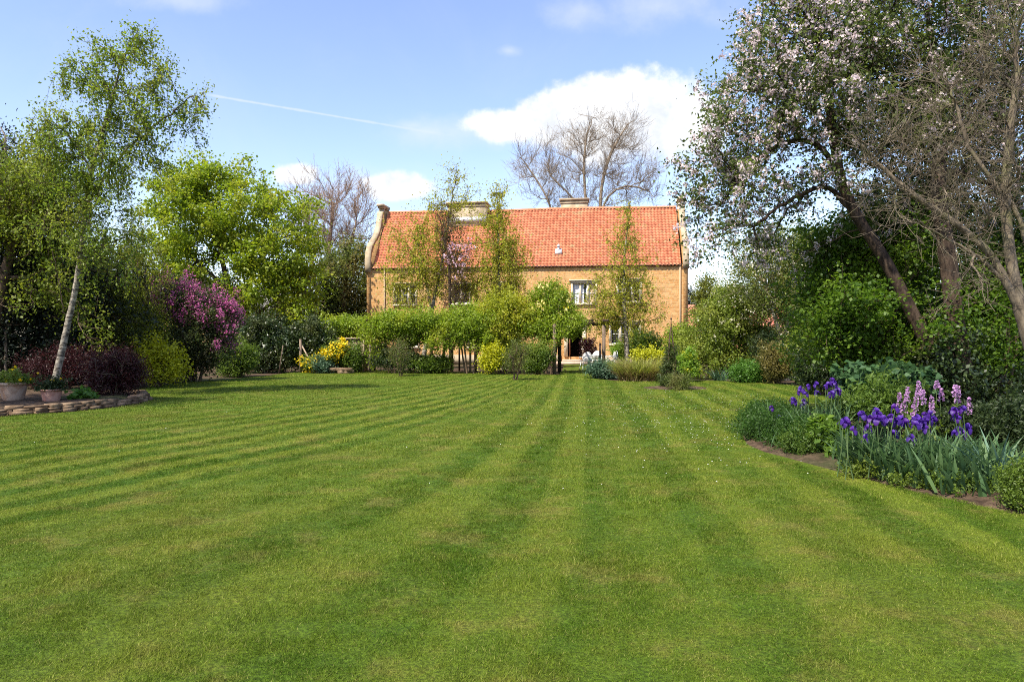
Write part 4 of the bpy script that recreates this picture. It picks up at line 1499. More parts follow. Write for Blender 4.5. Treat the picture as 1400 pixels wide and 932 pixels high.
plant('garden_shrub', 'low blue green tuft beside the yellow azalea at the lawn edge', 'plant', (444, 33), [(442, 500, 12, 7, 33, .35)], 50, L_BLUE, B_BROWN, r0=.012, tip=.005, per=36, size=.08, spread=.1, seed=73, stems=3)

# wooden cabinet
cx0 = (483 - 700) / F * 35.2
cab = thing('wooden_cabinet', 'weathered wooden cabinet with a flat top at the left end of the pergola', 'cabinet', (cx0, 35.2, 0))
mb = MB()
for k in range(9):
    mb.box((cx0 - .52 + k * .13, 34.72, .78), (.124, .03, 1.5))
    mb.box((cx0 - .52 + k * .13, 35.62, .78), (.124, .03, 1.5))
for k in range(7):
    mb.box((cx0 + .60, 34.80 + k * .125, .78), (.03, .118, 1.5))
    mb.box((cx0 - .60, 34.80 + k * .125, .78), (.03, .118, 1.5))
mb.build('panel', M_WOOD, cab)
mb = MB()
mb.box((cx0, 35.17, 1.58), (1.36, 1.1, .07))
mb.build('lid', M_WOODPALE, cab)
for sx in (-1, 1):
    mb = MB()
    mb.box((cx0 + sx * .60, 34.66, .76), (.09, .08, 1.55))
    mb.build('corner_post', M_WOODPALE, cab)
# rough stones in front of the cabinet
rs = np.random.default_rng(90)


def stone(mb, c, d, rng, rz=0):
    """a rough rounded block"""
    k = 7
    V, Fl = [], []
    prof = [(.0, -.5), (.95, -.5), (1.0, -.2), (1.0, .3), (.92, .5), (.0, .52)]
    a = np.arange(k) * 2 * pi / k + .39
    sq = 1 / np.maximum(np.abs(np.cos(a)), np.abs(np.sin(a))) ** .7
    jr0 = rng.uniform(.8, 1.12, k)
    for r_, z_ in prof:
        jr = jr0 * rng.uniform(.93, 1.06, k)
        xx = np.cos(a) * r_ * sq * .5 * jr * d[0]
        yy = np.sin(a) * r_ * sq * .5 * jr * d[1]
        X = xx * cos(rz) - yy * sin(rz)
        Y = xx * sin(rz) + yy * cos(rz)
        V.append(np.stack([c[0] + X, c[1] + Y, c[2] + z_ * d[2] + rng.uniform(-.05, .05, k) * d[2]], 1))
    n = len(prof)
    Fl = [(i * k + j, i * k + (j + 1) % k, (i + 1) * k + (j + 1) % k, (i + 1) * k + j) for i in range(n - 1) for j in range(k)]
    mb.add(np.concatenate(V), Fl)


mb = MB()
for k in range(12):
    stone(mb, ((470 + rs.uniform(-15, 12) - 700) / F * 33, 33 + rs.uniform(-.2, .3), .08 + .11 * (k // 6)), (rs.uniform(.3, .5), .28, .14), rs, rs.uniform(-.3, .3))
tag(mb.build('rockery', M_STONE, smooth=True), 'small heap of rough stones at the foot of the wooden cabinet', 'rockery')

# dry stone edging of the left bed
mb = MB()
P_e = resample(np.array([(*G2(px, py), 0) for px, py in ((-40, 572), (0, 568), (50, 566), (100, 561.5), (150, 556), (185, 551.5), (203, 547), (196, 541))]), 60)
for row in range(3):
    s = 0.0
    dcum = np.concatenate([[0], np.cumsum(np.linalg.norm(np.diff(P_e, axis=0), axis=1))])
    while s < dcum[-1]:
        ln = rs.uniform(.2, .48)
        m_ = min(s + ln / 2, dcum[-1])
        p = np.array([np.interp(m_, dcum, P_e[:, i]) for i in range(3)])
        p2 = np.array([np.interp(min(m_ + .1, dcum[-1]), dcum, P_e[:, i]) for i in range(3)])
        p1 = np.array([np.interp(max(m_ - .1, 0), dcum, P_e[:, i]) for i in range(3)])
        rz = atan2(p2[1] - p1[1], p2[0] - p1[0])
        hh = rs.uniform(.045, .085)
        if not (row == 2 and rs.uniform() < .4):
            stone(mb, (p[0] - sin(rz) * .04 * row, p[1] + cos(rz) * (.05 * row + .1), .03 + row * .058), (ln * 1.02, rs.uniform(.22, .32), hh), rs, rz + rs.normal(0, .08))
        s += ln
tag(mb.build('stone_edging', M_STONE), 'low curved dry stone edging holding up the bed with the flower pots', 'stone edging')


# pots
def pot(label, px, D, rt, rb, h, mat, ribs, z0):
    X = (px - 700) / F * D
    p = thing('flower_pot', label, 'flower pot', (X, D, z0), group='terracotta pots on the stone edging')
    mb = MB()
    prof = [(.0, 0), (rb, 0), (rb * 1.01, .02)]
    for k in range(1, 9):
        t = k / 9
        prof.append((rb + (rt - rb) * (t ** .8), h * t * .88))
    prof += [(rt * 1.0, h * .86), (rt * 1.07, h * .87), (rt * 1.09, h * .93), (rt * 1.08, h), (rt * .98, h), (rt * .93, h * .9), (rt * .9, h * .82)]
    mb.lathe(prof, (X, D, z0), 32)
    mb.build('pot', mat, p, smooth=True)
    mb = MB()
    mb.lathe([(.0, h * .9), (rt * .92, h * .88)], (X, D, z0), 24)
    mb.build('soil', M_SOIL, p)
    return X, D, z0 + h


X, D, zt = pot('large pale terracotta pot tapering to its foot', 18, 16.9, .29, .19, .43, M_TERRA, 0, .15)
plant('pansy', 'yellow pansies spilling over the rim of the large pot', 'flowers', (18, 16.9), [(18, 524, 18, 9, 16.9, .24)], 80, L_SHRUB, M_STEM, r0=.012, tip=.003, per=26, size=.05, spread=.045, seed=75, stems=6, base_z=zt - .05,
      flowers=[dict(mat=P_YELL, n=16, per=5, size=.058, spread=.010, out=.07, name='flower', each=1)])
X, D, zt = pot('small pink terracotta pot with a thick straight rim', 70, 16.8, .215, .165, .29, M_TERRA2, 0, .14)
plant('pansy', 'small yellow pansies in the small pink pot', 'flowers', (70, 16.8), [(70, 532, 15, 8, 16.8, .18)], 60, L_DKSHRUB, M_STEM, r0=.012, tip=.003, per=26, size=.05, spread=.04, seed=76, stems=5, base_z=zt - .05,
      flowers=[dict(mat=P_YELL, n=6, per=5, size=.055, spread=.009, out=.06, name='flower', each=1)])

# ------------------------------------------------------------------ pergola
PD, PD2 = 33.6, 35.8
pg = thing('pergola', 'dark timber pergola carrying the green climbers across the garden', 'pergola', (0, 33.5, 0))
for i, (px, D, t, mt) in enumerate(((507, PD + 1, .14, M_WOODPALE), (512, PD2 + 1, .12, M_WOOD), (607, PD, .09, M_WOOD), (618, PD2, .13, M_WOODDK), (628, PD2, .09, M_WOODDK), (643, PD, .09, M_WOOD),
                                  (650, PD2, .13, M_WOODDK), (758, 32.3, .13, M_WOOD), (765, 34.3, .14, M_WOODDK), (825.5, PD2 - .5, .15, M_WOOD), (560, PD2, .12, M_WOODDK), (590, PD2, .12, M_WOODDK), (697, PD2, .12, M_WOODDK))):
    X = (px - 700) / F * D
    mb = MB()
    mb.box((X, D, 1.1), (t, t, 2.24), rz=.1 * (i % 3))
    mb.build('post', mt, pg)
for D, x0, x1 in ((PD + .3, 500, 800), (PD2, 505, 842)):
    mb = MB()
    xa, xb = (x0 - 700) / F * D, (x1 - 700) / F * D
    mb.box(((xa + xb) / 2, D, 2.29), (xb - xa, .09, .15))
    mb.build('beam', M_WOODDK, pg)
for k in range(16):
    px = 506 + k * 21.5
    X = (px - 700) / F * 34
    mb = MB()
    mb.box((X, 34.4, 2.41), (.06, 2.4, .1))
    mb.build('rafter', M_WOODDK, pg)
for i, (envs, lab, mt, N, per, sz, fl, seed) in enumerate((
        ([(545, 443, 46, 14, 33.2, 1.0), (520, 450, 26, 16, 33.8, .8), (585, 441, 40, 16, 33.4, .9), (513, 478, 13, 24, 33.4, .4, .7), (560, 460, 30, 12, 34, .7, .7), (535, 436, 14, 8, 33.6, .4)], 'leafy green climber over the left end of the pergola by the cabinet', L_CLIMB, 380, 30, .09, (), 81),
        ([(640, 440, 44, 15, 33.2, 1.0), (620, 450, 36, 14, 33.2, .8), (655, 430, 26, 12, 34, .8), (655, 464, 24, 16, 32.8, .6), (603, 466, 20, 14, 32.9, .5, .8)], 'leafy green climber over the pergola posts under the leaning birch', L_CLIMB, 360, 30, .09, (), 82),
        ([(690, 425, 34, 26, 33.4, .9), (682, 455, 32, 24, 33.2, .8), (712, 440, 32, 26, 33.6, .9), (700, 480, 24, 18, 33.4, .6)], 'yellow green climber on the middle of the pergola below the pointed birch', L_CLIMB2, 340, 30, .095, (), 83),
        ([(752, 420, 36, 22, 33.4, .9), (735, 445, 30, 20, 33.2, .8), (775, 440, 26, 16, 33, .6), (760, 450, 30, 14, 33, .9), (790, 448, 12, 10, 33, .4), (752, 400, 22, 12, 33.4, .6), (757, 462, 12, 8, 32.2, .25, .6)], 'tall mounded climber with creamy yellow roses beside the archway', L_CLIMB, 350, 32, .09,
         (dict(mat=P_BUTTER, n=90, per=6, size=.10, spread=.04, box=(733, 778, 396, 434), out=.22), dict(mat=P_YELL, n=14, per=4, size=.07, spread=.03, box=(735, 776, 396, 432), out=.15)), 84))):
    plant('climbing_plant', lab, 'climber', (envs[0][0], envs[0][4]), envs, N, mt, B_BROWN, r0=.05, tip=.006, per=per, size=sz, spread=.14, seed=seed, stems=3, hang=1, hang_len=.26, hang_leaves=8, droop=.4, flowers=fl, group='climbers on the pergola')
for i, (px, D, envs, lab, mt) in enumerate((
        (672, 32.2, [(676, 490, 11, 10, 32.2, .4), (668, 498, 9, 6, 32.2, .3)], 'yellow leaved shrub at the foot of the pergola', L_GOLD),
        (738, 32, [(738, 488, 17, 18, 32, .5), (728, 498, 15, 10, 32, .4)], 'bushy green shrub filling the pergola beside the archway post', L_SHRUB),
        (535, 33.2, [(532, 490, 20, 14, 33.4, .5), (560, 494, 16, 9, 33.4, .4)], 'low dark shrub in the shade under the left end of the pergola', L_DKSHRUB),
        (580, 33.5, [(583, 500, 20, 5, 33.3, .4), (600, 499, 14, 6, 33.5, .4)], 'low clipped box edging under the pergola near the birch foot', L_SHRUB),
        (690, 36, [(690, 482, 22, 18, 36, .6)], 'shady bush behind the yellow leaved shrub', L_DKSHRUB))):
    plant('garden_shrub', lab, 'shrub', (px, D), envs, 110, mt, B_BROWN, r0=.022, tip=.005, per=44, size=.085, spread=.12, seed=101 + i, stems=4, group='shrubs under the pergola')
plant('rose_bush', 'twiggy rose bush on a short stem alone in the lawn, nearer the cabinet', 'shrub', (548, GD(514)),
      [(548, 488, 15, 15, GD(514), .5), (547, 475, 11, 10, GD(514), .35), (549, 500, 9, 6, GD(514), .3)], 140, L_OLIVE, B_BROWN, r0=.03, tip=.005, per=9, size=.055, spread=.10, seed=110, stems=3, twigs=1, twig_len=.25, group='rose bushes in the lawn')
plant('rose_bush', 'twiggy rose bush on a short stem alone in the lawn, before the yellow leaved shrub', 'shrub', (705, GD(519)),
      [(705, 490, 18, 15, GD(519), .5), (708, 476, 13, 10, GD(519), .35), (704, 503, 11, 7, GD(519), .3)], 150, L_OLIVE, B_BROWN, r0=.032, tip=.005, per=9, size=.055, spread=.10, seed=111, stems=4, twigs=1, twig_len=.25, group='rose bushes in the lawn')


# ------------------------------------------------------------------ garden furniture by the door
def chair(label, X, Y, rz):
    c = thing('garden_chair', label, 'chair', (X, Y, 0), rz, 'white chairs around the garden table')
    mb = MB()
    a = np.linspace(0, 2 * pi, 24, endpoint=False)
    top = np.stack([.235 * np.cos(a) * (1 + .06 * np.cos(2 * a)), .225 * np.sin(a), np.full(24, .445)], 1)
    bot = top - [0, 0, .03]
    mb.add(np.concatenate([top, bot]), [tuple(range(24)), tuple(range(24, 48))[::-1]] + [(i, 24 + i, 24 + (i + 1) % 24, (i + 1) % 24) for i in range(24)])
    mb.build('seat', M_WHITE, c, local=True)
    # back towards -y: a rounded hoop filled with slats
    mb = MB()
    t = np.linspace(0, pi, 15)
    hoop = np.stack([-.25 * np.cos(t), -.21 - .12 * np.sin(t) ** .7, .45 + .46 * np.sin(t) ** .75], 1)
    mb.tube(hoop, .018, 6)
    for k in range(-4, 5):
        x = k * .05
        ztop = .45 + .46 * max(.0, 1 - (x / .25) ** 2) ** .38
        ytop = -.21 - .12 * max(.0, 1 - (x / .25) ** 2) ** .35
        mb.box((x, (-.21 + ytop) / 2, (.45 + ztop) / 2), (.042, .012, ztop - .45), tilt=-.24)
    mb.build('backrest', M_WHITE, c, local=True)
    for s in (-1, 1):
        mb = MB()
        mb.tube([(s * .25, -.26, .66), (s * .28, -.05, .67), (s * .27, .17, .655), (s * .235, .19, .60), (s * .21, .16, .44)], .017, 6)
        mb.build('armrest', M_WHITE, c, local=True)
        for y0 in (-1, 1):
            mb = MB()
            mb.tube([(s * .17, y0 * .15, .43), (s * .20, y0 * .19, .22), (s * .245, y0 * .245, .0)], [.022, .018, .015], 6)
            mb.build('leg', M_WHITE, c, local=True)
    return c


chair('white round backed garden chair nearest the lawn with its back turned', (800.5 - 700) / F * 36.4, 36.4, .25)
chair('white garden chair on the far side of the table', (815 - 700) / F * 38.6, 38.6, pi - .3)
chair('white garden chair glimpsed between the arch post and the birch', (835 - 700) / F * 38.2, 38.2, pi / 2 + .2)
tX, tY = (817 - 700) / F * 37.3, 37.3
tb = thing('garden_table', 'round garden table with a pale top among the white chairs', 'table', (tX, tY, 0))
mb = MB()
mb.lathe([(.0, .70), (.40, .70), (.42, .715), (.42, .73), (.40, .74), (.0, .74)], (tX, tY, 0), 28)
mb.build('tabletop', M_WHITE, tb)
for k in range(4):
    a = k * pi / 2 + .6
    mb = MB()
    mb.tube([(tX + .1 * cos(a), tY + .1 * sin(a), .69), (tX + .17 * cos(a), tY + .17 * sin(a), .35), (tX + .32 * cos(a), tY + .32 * sin(a), .0)], [.02, .02, .017], 6)
    mb.build('leg', M_WHITE, tb)
pX, pY = (820.5 - 700) / F * 34.3, 34.3
gp = thing('iron_post', 'short dark iron post standing between the chairs and the arch post', 'post', (pX, pY, 0))
mb = MB()
mb.tube([(pX, pY, -.05), (pX, pY, 1.25)], .055, 8)
mb.lathe([(.0, 1.36), (.05, 1.33), (.065, 1.28), (.04, 1.23)], (pX, pY, 0), 8)
mb.build('post', M_IRON, gp)
# plant stand beside the door
sX, sY = (800.5 - 700) / F * 42.6, 42.6
stn = thing('plant_stand', 'tiered plant stand with small pots beside the open doorway', 'plant stand', (sX, sY, 0))
for k, z in enumerate((.5, .95, 1.4)):
    mb = MB()
    mb.box((sX, sY, z), (.5, .28, .035))
    mb.build('shelf', M_WHITE, stn)
for s_ in (-1, 1):
    mb = MB()
    mb.box((sX + s_ * .24, sY + .1, .8), (.035, .035, 1.6))
    mb.build('leg', M_WOODDK, stn)
for k, (dx, z) in enumerate(((-.1, .518), (.12, .968), (-.06, 1.418))):
    mb = MB()
    mb.lathe([(.0, 0), (.06, 0), (.085, .14), (.09, .15), (.07, .15), (.06, .12)], (sX + dx, sY, z), 12)
    p_ = mb.build('flower_pot', M_TERRA)
    tag(p_, ('terracotta pot on the bottom shelf of the plant stand', 'terracotta pot on the middle shelf of the plant stand', 'terracotta pot on the top shelf of the plant stand')[k], 'flower pot', 'pots on the plant stand')
plant('patio_maple', 'little dark red maple behind the nearest white chair', 'shrub', (805, 41), [(806, 478, 9, 9, 41, .4), (803, 470, 7, 7, 41, .3)], 60, L_ACER, B_DARK, r0=.02, tip=.005, per=24, size=.08, spread=.1, seed=120, stems=2)
plant('wall_shrub', 'dark rounded shrub against the farmhouse wall behind the birch trunk', 'shrub', (880, 39.5),
      [(880, 472, 24, 15, 39.5, .9), (866, 476, 14, 12, 39.5, .6), (893, 478, 14, 12, 39.5, .6)], 170, L_SHRUB, B_BROWN, r0=.04, tip=.006, per=50, size=.095, spread=.15, seed=121, stems=4)
plant('garden_shrub', 'bright little shrub below the ground floor window', 'shrub', (850, 40), [(849, 483, 10, 9, 40, .4)], 60, L_LIME, B_BROWN, r0=.02, tip=.005, per=36, size=.09, spread=.1, seed=122, stems=3)
plant('garden_shrub', 'soft green plant between the obelisk and the farmhouse corner', 'shrub', (928, 34), [(928, 465, 14, 20, 34, .6), (922, 485, 14, 20, 34, .6)], 110, L_CLIMB, B_BROWN, r0=.02, tip=.005, per=40, size=.09, spread=.13, seed=123, stems=4)


# ------------------------------------------------------------------ strap leaved clumps
def clump(name, label, px, D, rx, ry, n, h, wd, mat, seed, lean=.35, curve=.55, dry=0, z0=0.0, cat='plant', group=None, parent=None):
    rng = np.random.default_rng(seed)
    X = (px - 700) / F * D
    root = parent or thing(name, label, cat, (X, D, z0), group=group)
    a = rng.uniform(0, 2 * pi, n)
    r = np.sqrt(rng.uniform(0, 1, n))
    B = np.stack([X + rx * r * np.cos(a), D + ry * r * np.sin(a), np.full(n, z0 - .02)], 1)
    ph = a + rng.normal(0, .7, n)
    V, Fq, t = blade_geo(B, h, wd, rng, lean, curve, 6, ph)
    mk('foliage', V, Fq, mat, root, tint=t)
    if dry:
        b = rng.integers(0, n, dry)
        B2 = B[b] * np.array([1, 1, 1]) + rng.normal(0, .05, (dry, 3)) * [1, 1, 0]
        B2[:, 1] -= ry * .3
        V, Fq, t = blade_geo(B2, h * .6, wd, rng, lean * 1.8, curve * 1.6, 6)
        mk('dead_leaves', V, Fq, L_DRY, root, tint=t)
    return root


clump('strappy_clump', 'wide arching clump of strap leaves with straw coloured base at the lawn edge', 874, 27.6, .78, .5, 900, .92, .035, L_CROC, 130, .25, .5, 520)
clump('strappy_clump', 'spiky sword leaved tuft between the yellow spurge and the low green mound', 985, 27.5, .25, .2, 70, .55, .03, L_BLUE, 131, .5, .4)
plant('blue_sedum', 'low blue green leafy clump beside the archway lawn', 'plant', (824, 29), [(822, 508, 14, 8, 29, .4), (832, 511, 12, 6, 29, .35)], 100, L_BLUE, M_STEM, r0=.012, tip=.004, per=40, size=.075, spread=.09, seed=132, stems=6)
plant('spurge', 'lime yellow spurge in front of the blossoming shrub', 'plant', (940, 27.2), [(940, 500, 10, 16, 27.2, .4), (934, 508, 10, 10, 27.2, .3)], 100, L_LIME, M_STEM, r0=.014, tip=.004, per=36, size=.08, spread=.09, seed=133, stems=6,
      flowers=[dict(mat=L_GOLD, n=40, per=12, size=.06, spread=.05, out=.06)])
plant('golden_shrub', 'low golden plant behind the strap leaved clump', 'plant', (880, 29.2), [(882, 489, 18, 5, 29.2, .4)], 60, L_GOLD, M_STEM, r0=.012, tip=.004, per=30, size=.08, spread=.09, seed=134, stems=6)

# obelisk with its climber and the bushes at its foot
oX, oD = (917.5 - 700) / F * 23.6, 23.6
ob = thing('obelisk', 'slender rusty iron obelisk rising out of a dark climber in the lawn', 'obelisk', (oX, oD, 0))
mb = MB()
for k in range(4):
    a = pi / 4 + k * pi / 2
    mb.tube([(oX + .2 * cos(a), oD + .2 * sin(a), -.05), (oX + .17 * cos(a), oD + .17 * sin(a), .8), (oX + .02 * cos(a), oD + .02 * sin(a), 1.95)], .011, 5)
mb.build('leg', M_IRON, ob)
mb = MB()
for z, r in ((.5, .185), (1.0, .148), (1.4, .095), (1.7, .055)):
    a = np.linspace(0, 2 * pi, 17)
    mb.tube(np.stack([oX + r * np.cos(a), oD + r * np.sin(a), np.full(17, z)], 1), .009, 4, cap=False)
mb.build('ring', M_IRON, ob)
mb = MB()
mb.tube([(oX, oD, 1.9), (oX, oD, 2.2)], [.02, .012], 6)
mb.lathe([(.0, 2.26), (.025, 2.24), (.032, 2.21), (.015, 2.18)], (oX, oD, 0), 8)
mb.build('finial', M_IRON, ob)
plant('obelisk_climber', 'dark twiggy climber wrapped round the iron obelisk', 'climber', (916, 23.6), [(917, 502, 9, 22, 23.6, .22), (918, 482, 6, 12, 23.6, .15), (911, 516, 11, 12, 23.6, .28), (915, 525, 13, 9, 23.6, .3)],
      150, L_LILAC, B_BROWN, r0=.02, tip=.004, per=28, size=.05, spread=.06, seed=140, stems=3, twigs=1, twig_len=.15)
plant('lavender', 'round tuft of grey green lavender at the foot of the obelisk', 'plant', (929, 22.6), [(929, 526, 11, 8, 22.6, .27)], 90, L_OLIVE, B_BROWN, r0=.014, tip=.004, per=30, size=.07, spread=.05, seed=141, stems=8, asp=.2, up=.0, droop=-1.2)
ring = [(oX + .1 + 1.05 * cos(a) * (1 + .08 * sin(3 * a)), oD - .3 + 1.0 * sin(a)) for a in np.linspace(0, 2 * pi, 22, endpoint=False)]
bed('soil_patch', ring, .045, 8, step=.12)

# ------------------------------------------------------------------ right side, middle distance
plant('viburnum', 'broad pale green shrub dotted with white blossom left of the cream blossom tree', 'shrub', (990, 29.5),
      [(985, 440, 40, 42, 29.5, 1.2), (1010, 430, 36, 38, 29.5, 1.2), (965, 470, 34, 40, 29.5, 1.1), (1005, 480, 42, 34, 29.5, 1.2), (1035, 470, 26, 40, 29.5, 1.0), (955, 495, 26, 20, 29, .9), (1000, 405, 22, 18, 29.5, .8)],
      520, L_WSHRUB, B_BROWN, r0=.06, tip=.006, per=44, size=.085, spread=.14, seed=150, stems=6, twigs=1, twig_len=.25,
      flowers=[dict(mat=P_CREAM, n=130, per=8, size=.06, spread=.05, box=(935, 1050, 390, 460), out=.15)])
plant('crab_apple', 'spreading tree covered in cream blossom with a forked grey trunk', 'tree', (1070, 28),
      [(1040, 345, 40, 30, 28, 1.3), (1085, 350, 55, 40, 28, 1.5), (1030, 385, 46, 30, 28, 1.3), (1090, 400, 55, 40, 28, 1.5), (1120, 420, 40, 40, 28, 1.3), (1050, 420, 40, 26, 28, 1.2), (1110, 450, 40, 30, 28, 1.2)],
      560, L_CRAB, B_PALE, trunk=[[(1071, 520), (1070, 470), (1064, 450), (1056, 420), (1045, 385)], [(1071, 520), (1071, 470), (1080, 435), (1090, 395), (1092, 360)]],
      r0=.16, tip=.007, per=36, size=.08, spread=.15, seed=151, start=5, twigs=2, twig_len=.4, flowers=[dict(mat=P_CREAM, n=420, per=7, size=.065, spread=.06, out=.08)])
for i, (nm, px, D, envs, lab, mt, fl) in enumerate((
        ('low_mound', 1027, 26.6, [(1027, 512, 22, 9, 26.6, .5)], 'low neat bright green mound on the bare soil of the border', L_HOSTA, ()),
        ('bronze_shrub', 1064, 25.6, [(1064, 492, 20, 18, 25.6, .6), (1062, 504, 18, 12, 25.6, .5)], 'bronze tinted olive shrub below the forked grey trunk', L_BROWN, ()),
        ('flowering_shrub', 1092, 25.4, [(1095, 480, 24, 20, 25.4, .7), (1088, 498, 18, 18, 25.4, .6)], 'green shrub with loose white flower clusters next to the bronze tinted shrub', L_WSHRUB, (dict(mat=P_CREAM, n=60, per=9, size=.06, spread=.06, out=.1, box=(1070, 1125, 470, 512)),)),
        ('dark_shrub', 1128, 20.5, [(1128, 498, 30, 22, 20.5, .8), (1120, 515, 30, 14, 20.5, .7), (1142, 485, 22, 22, 20.5, .7)], 'dark rounded shrub flecked with white at the corner of the iris border', L_DKSHRUB, (dict(mat=P_CREAM, n=45, per=6, size=.035, spread=.03, out=.06, box=(1120, 1165, 470, 520)),)),
        ('golden_shrub', 1110, 27.5, [(1108, 462, 24, 14, 27.5, .8)], 'bright yellow green shrub in the gap behind the white flowered one', L_LIME, ()),
        ('garden_shrub', 1052, 27.4, [(1048, 478, 14, 20, 27.8, .6)], 'dim green shrub tucked behind the bronze tinted one', L_DKSHRUB, ()))):
    plant(nm, lab, 'shrub', (px, D), envs, 160, mt, B_BROWN, r0=.03, tip=.006, per=48, size=.075, spread=.11, seed=160 + i, stems=5, flowers=fl)
clump('strappy_clump', 'small tuft of broad green straps at the back corner of the lawn', 1106, 24.4, .3, .2, 60, .5, .05, L_SHRUB, 170, .5, .5)

# ------------------------------------------------------------------ the big trees on the right
plant('apple_tree', 'old apple tree with twin dark trunks and a huge crown of pink white blossom', 'tree', (1322, 13.2),
      [(1030, 130, 66, 60, 13.2, 1.2), (1090, 70, 70, 62, 13.2, 1.5), (1010, 200, 62, 48, 13.2, 1.2), (1170, 60, 80, 66, 13.4, 1.7), (1120, 160, 78, 62, 13.2, 1.6), (990, 270, 46, 44, 13, .9), (1260, 70, 90, 80, 13.6, 1.8),
       (1220, 170, 80, 70, 13.6, 1.7), (1060, 250, 60, 38, 13, 1.0), (1350, 90, 80, 90, 13.8, 1.6, 1.4), (1390, 190, 60, 80, 14.2, 1.3, 1.3), (1270, 150, 70, 60, 14.2, 1.4, 1.2), (1330, 210, 80, 70, 14, 1.5), (1090, 10, 60, 40, 13.2, 1.2), (1200, -30, 110, 40, 13.5, 1.6), (1350, -30, 100, 50, 13.8, 1.6), (965, 305, 28, 44, 12.8, .5, 1.1), (962, 350, 10, 22, 12.8, .25, 1.4), (1075, 330, 46, 50, 14.5, 1.0, .6), (1135, 262, 60, 36, 13.6, 1.0, .8), (1195, 300, 50, 36, 14.2, .8, .8), (1040, 335, 40, 36, 13.2, .6, .6), (1240, 270, 60, 40, 14.5, 1.2, .7), (1340, 300, 60, 40, 14.8, 1.2, .7), (955, 200, 26, 40, 13, .6, .7), (1010, 70, 30, 26, 13, .6, .6)],
      1480, L_APPLE, B_APPLE, trunk=[[(1325, 600), (1300, 530), (1265, 465), (1235, 405), (1205, 345), (1165, 290), (1145, 235), (1138, 180), (1130, 120), (1120, 60)],
                                     [(1330, 600), (1318, 520), (1305, 450), (1300, 380), (1290, 320), (1280, 260), (1285, 190), (1280, 110), (1270, 40)],
                                     [(1145, 235), (1120, 195), (1085, 190), (1050, 205), (1010, 240), (985, 280)], [(1165, 290), (1130, 250), (1095, 265), (1060, 285), (1030, 310)],
                                     [(1138, 180), (1105, 140), (1060, 120), (1010, 125)], [(1285, 190), (1320, 150), (1350, 100)]],
      r0=.21, tip=.006, per=32, size=.07, spread=.12, seed=180, start=12, bf=.25, shell=3.4, twigs=2, twig_len=.4, thin_r=.05,
      flowers=[dict(mat=P_PINK, n=2900, per=12, size=.049, spread=.036, out=.02, jit=.35), dict(mat=P_PINK, n=1150, per=12, size=.048, spread=.036, out=.04, jit=.35, box=(900, 1180, 0, 380))])
plant('hazel_bush', 'leafy green hazel bush filling the space under the apple crown', 'shrub', (1180, 14.2),
      [(1190, 370, 64, 46, 14.4, .9), (1150, 410, 48, 52, 14.6, .9), (1225, 420, 50, 50, 14.6, .8), (1170, 465, 56, 40, 14.2, .9), (1140, 345, 36, 30, 14.6, .7), (1225, 340, 40, 40, 14.6, .8), (1205, 495, 50, 22, 14, .8), (1265, 310, 50, 46, 15.2, .8, .8), (1120, 400, 24, 30, 14.4, .5, .7), (1180, 310, 40, 26, 14.8, .6, .6), (1178, 420, 36, 26, 12.9, .4, .9), (1282, 462, 24, 16, 12.7, .3, .7), (1318, 425, 26, 24, 12.8, .35, .6), (1150, 450, 40, 30, 13.6, .5)],
      640, L_HAZEL, B_BROWN, r0=.05, tip=.006, per=56, size=.072, spread=.17, flat=.4, seed=181, stems=6, twigs=2, twig_len=.55, asp=.75, up=1.3, shell=2.6)
plant('hazel_bush', 'leafy green bush right of the twin apple trunks', 'shrub', (1360, 13.6),
      [(1340, 400, 42, 46, 14.2, .7), (1385, 420, 40, 60, 14.4, .8), (1350, 470, 48, 36, 13.8, .7), (1410, 350, 40, 60, 14.4, .8)],
      320, L_HAZEL, B_BROWN, r0=.05, tip=.006, per=44, size=.065, spread=.15, seed=182, stems=5, twigs=1, twig_len=.3, asp=.75, up=1.0)
plant('ivy_bank', 'very dark ivy heaped around the base of the twin apple trunks', 'climber', (1330, 14.4),
      [(1250, 500, 70, 50, 15.2, .8), (1330, 480, 70, 90, 16, .9), (1400, 520, 70, 70, 15, 1.0), (1290, 540, 70, 36, 13.8, .6), (1370, 565, 60, 40, 12.6, .7), (1315, 525, 34, 26, 12.7, .3, .7), (1262, 520, 30, 30, 13.2, .4, .7), (1290, 490, 22, 30, 12.9, .3, .6), (1325, 470, 20, 40, 12.9, .3, .6)],
      520, L_IVY, B_DARK, r0=.04, tip=.006, per=50, size=.085, spread=.16, seed=183, stems=6)
plant('bare_magnolia', 'pale grey leafless tree whose branches reach in front of the apple blossom', 'tree', (1440, 9.6),
      [(1320, 150, 90, 90, 9.4, .9), (1240, 220, 60, 60, 9.2, .6), (1370, 220, 60, 90, 9.5, .9), (1260, 290, 90, 40, 9.2, .6), (1330, 320, 60, 50, 9.3, .6), (1400, 60, 70, 90, 9.6, .9), (1190, 180, 40, 50, 9, .4), (1330, 400, 40, 50, 9.2, .4)],
      420, None, B_GREY, trunk=[[(1445, 640), (1420, 500), (1396, 430), (1380, 350), (1372, 280), (1378, 200), (1390, 100)], [(1396, 430), (1360, 350), (1300, 300), (1240, 262), (1190, 215), (1160, 180)],
                                [(1420, 500), (1410, 400), (1400, 300), (1350, 240), (1320, 200), (1300, 120)], [(1390, 400), (1330, 345), (1290, 325), (1250, 300)], [(1430, 560), (1410, 420), (1412, 330), (1425, 200), (1420, 60)]],
      r0=.115, tip=.004, e=1.8, seed=184, bf=.35, start=8, twigs=3, twig_len=.45, twig_up=.25, wiggle=.08)

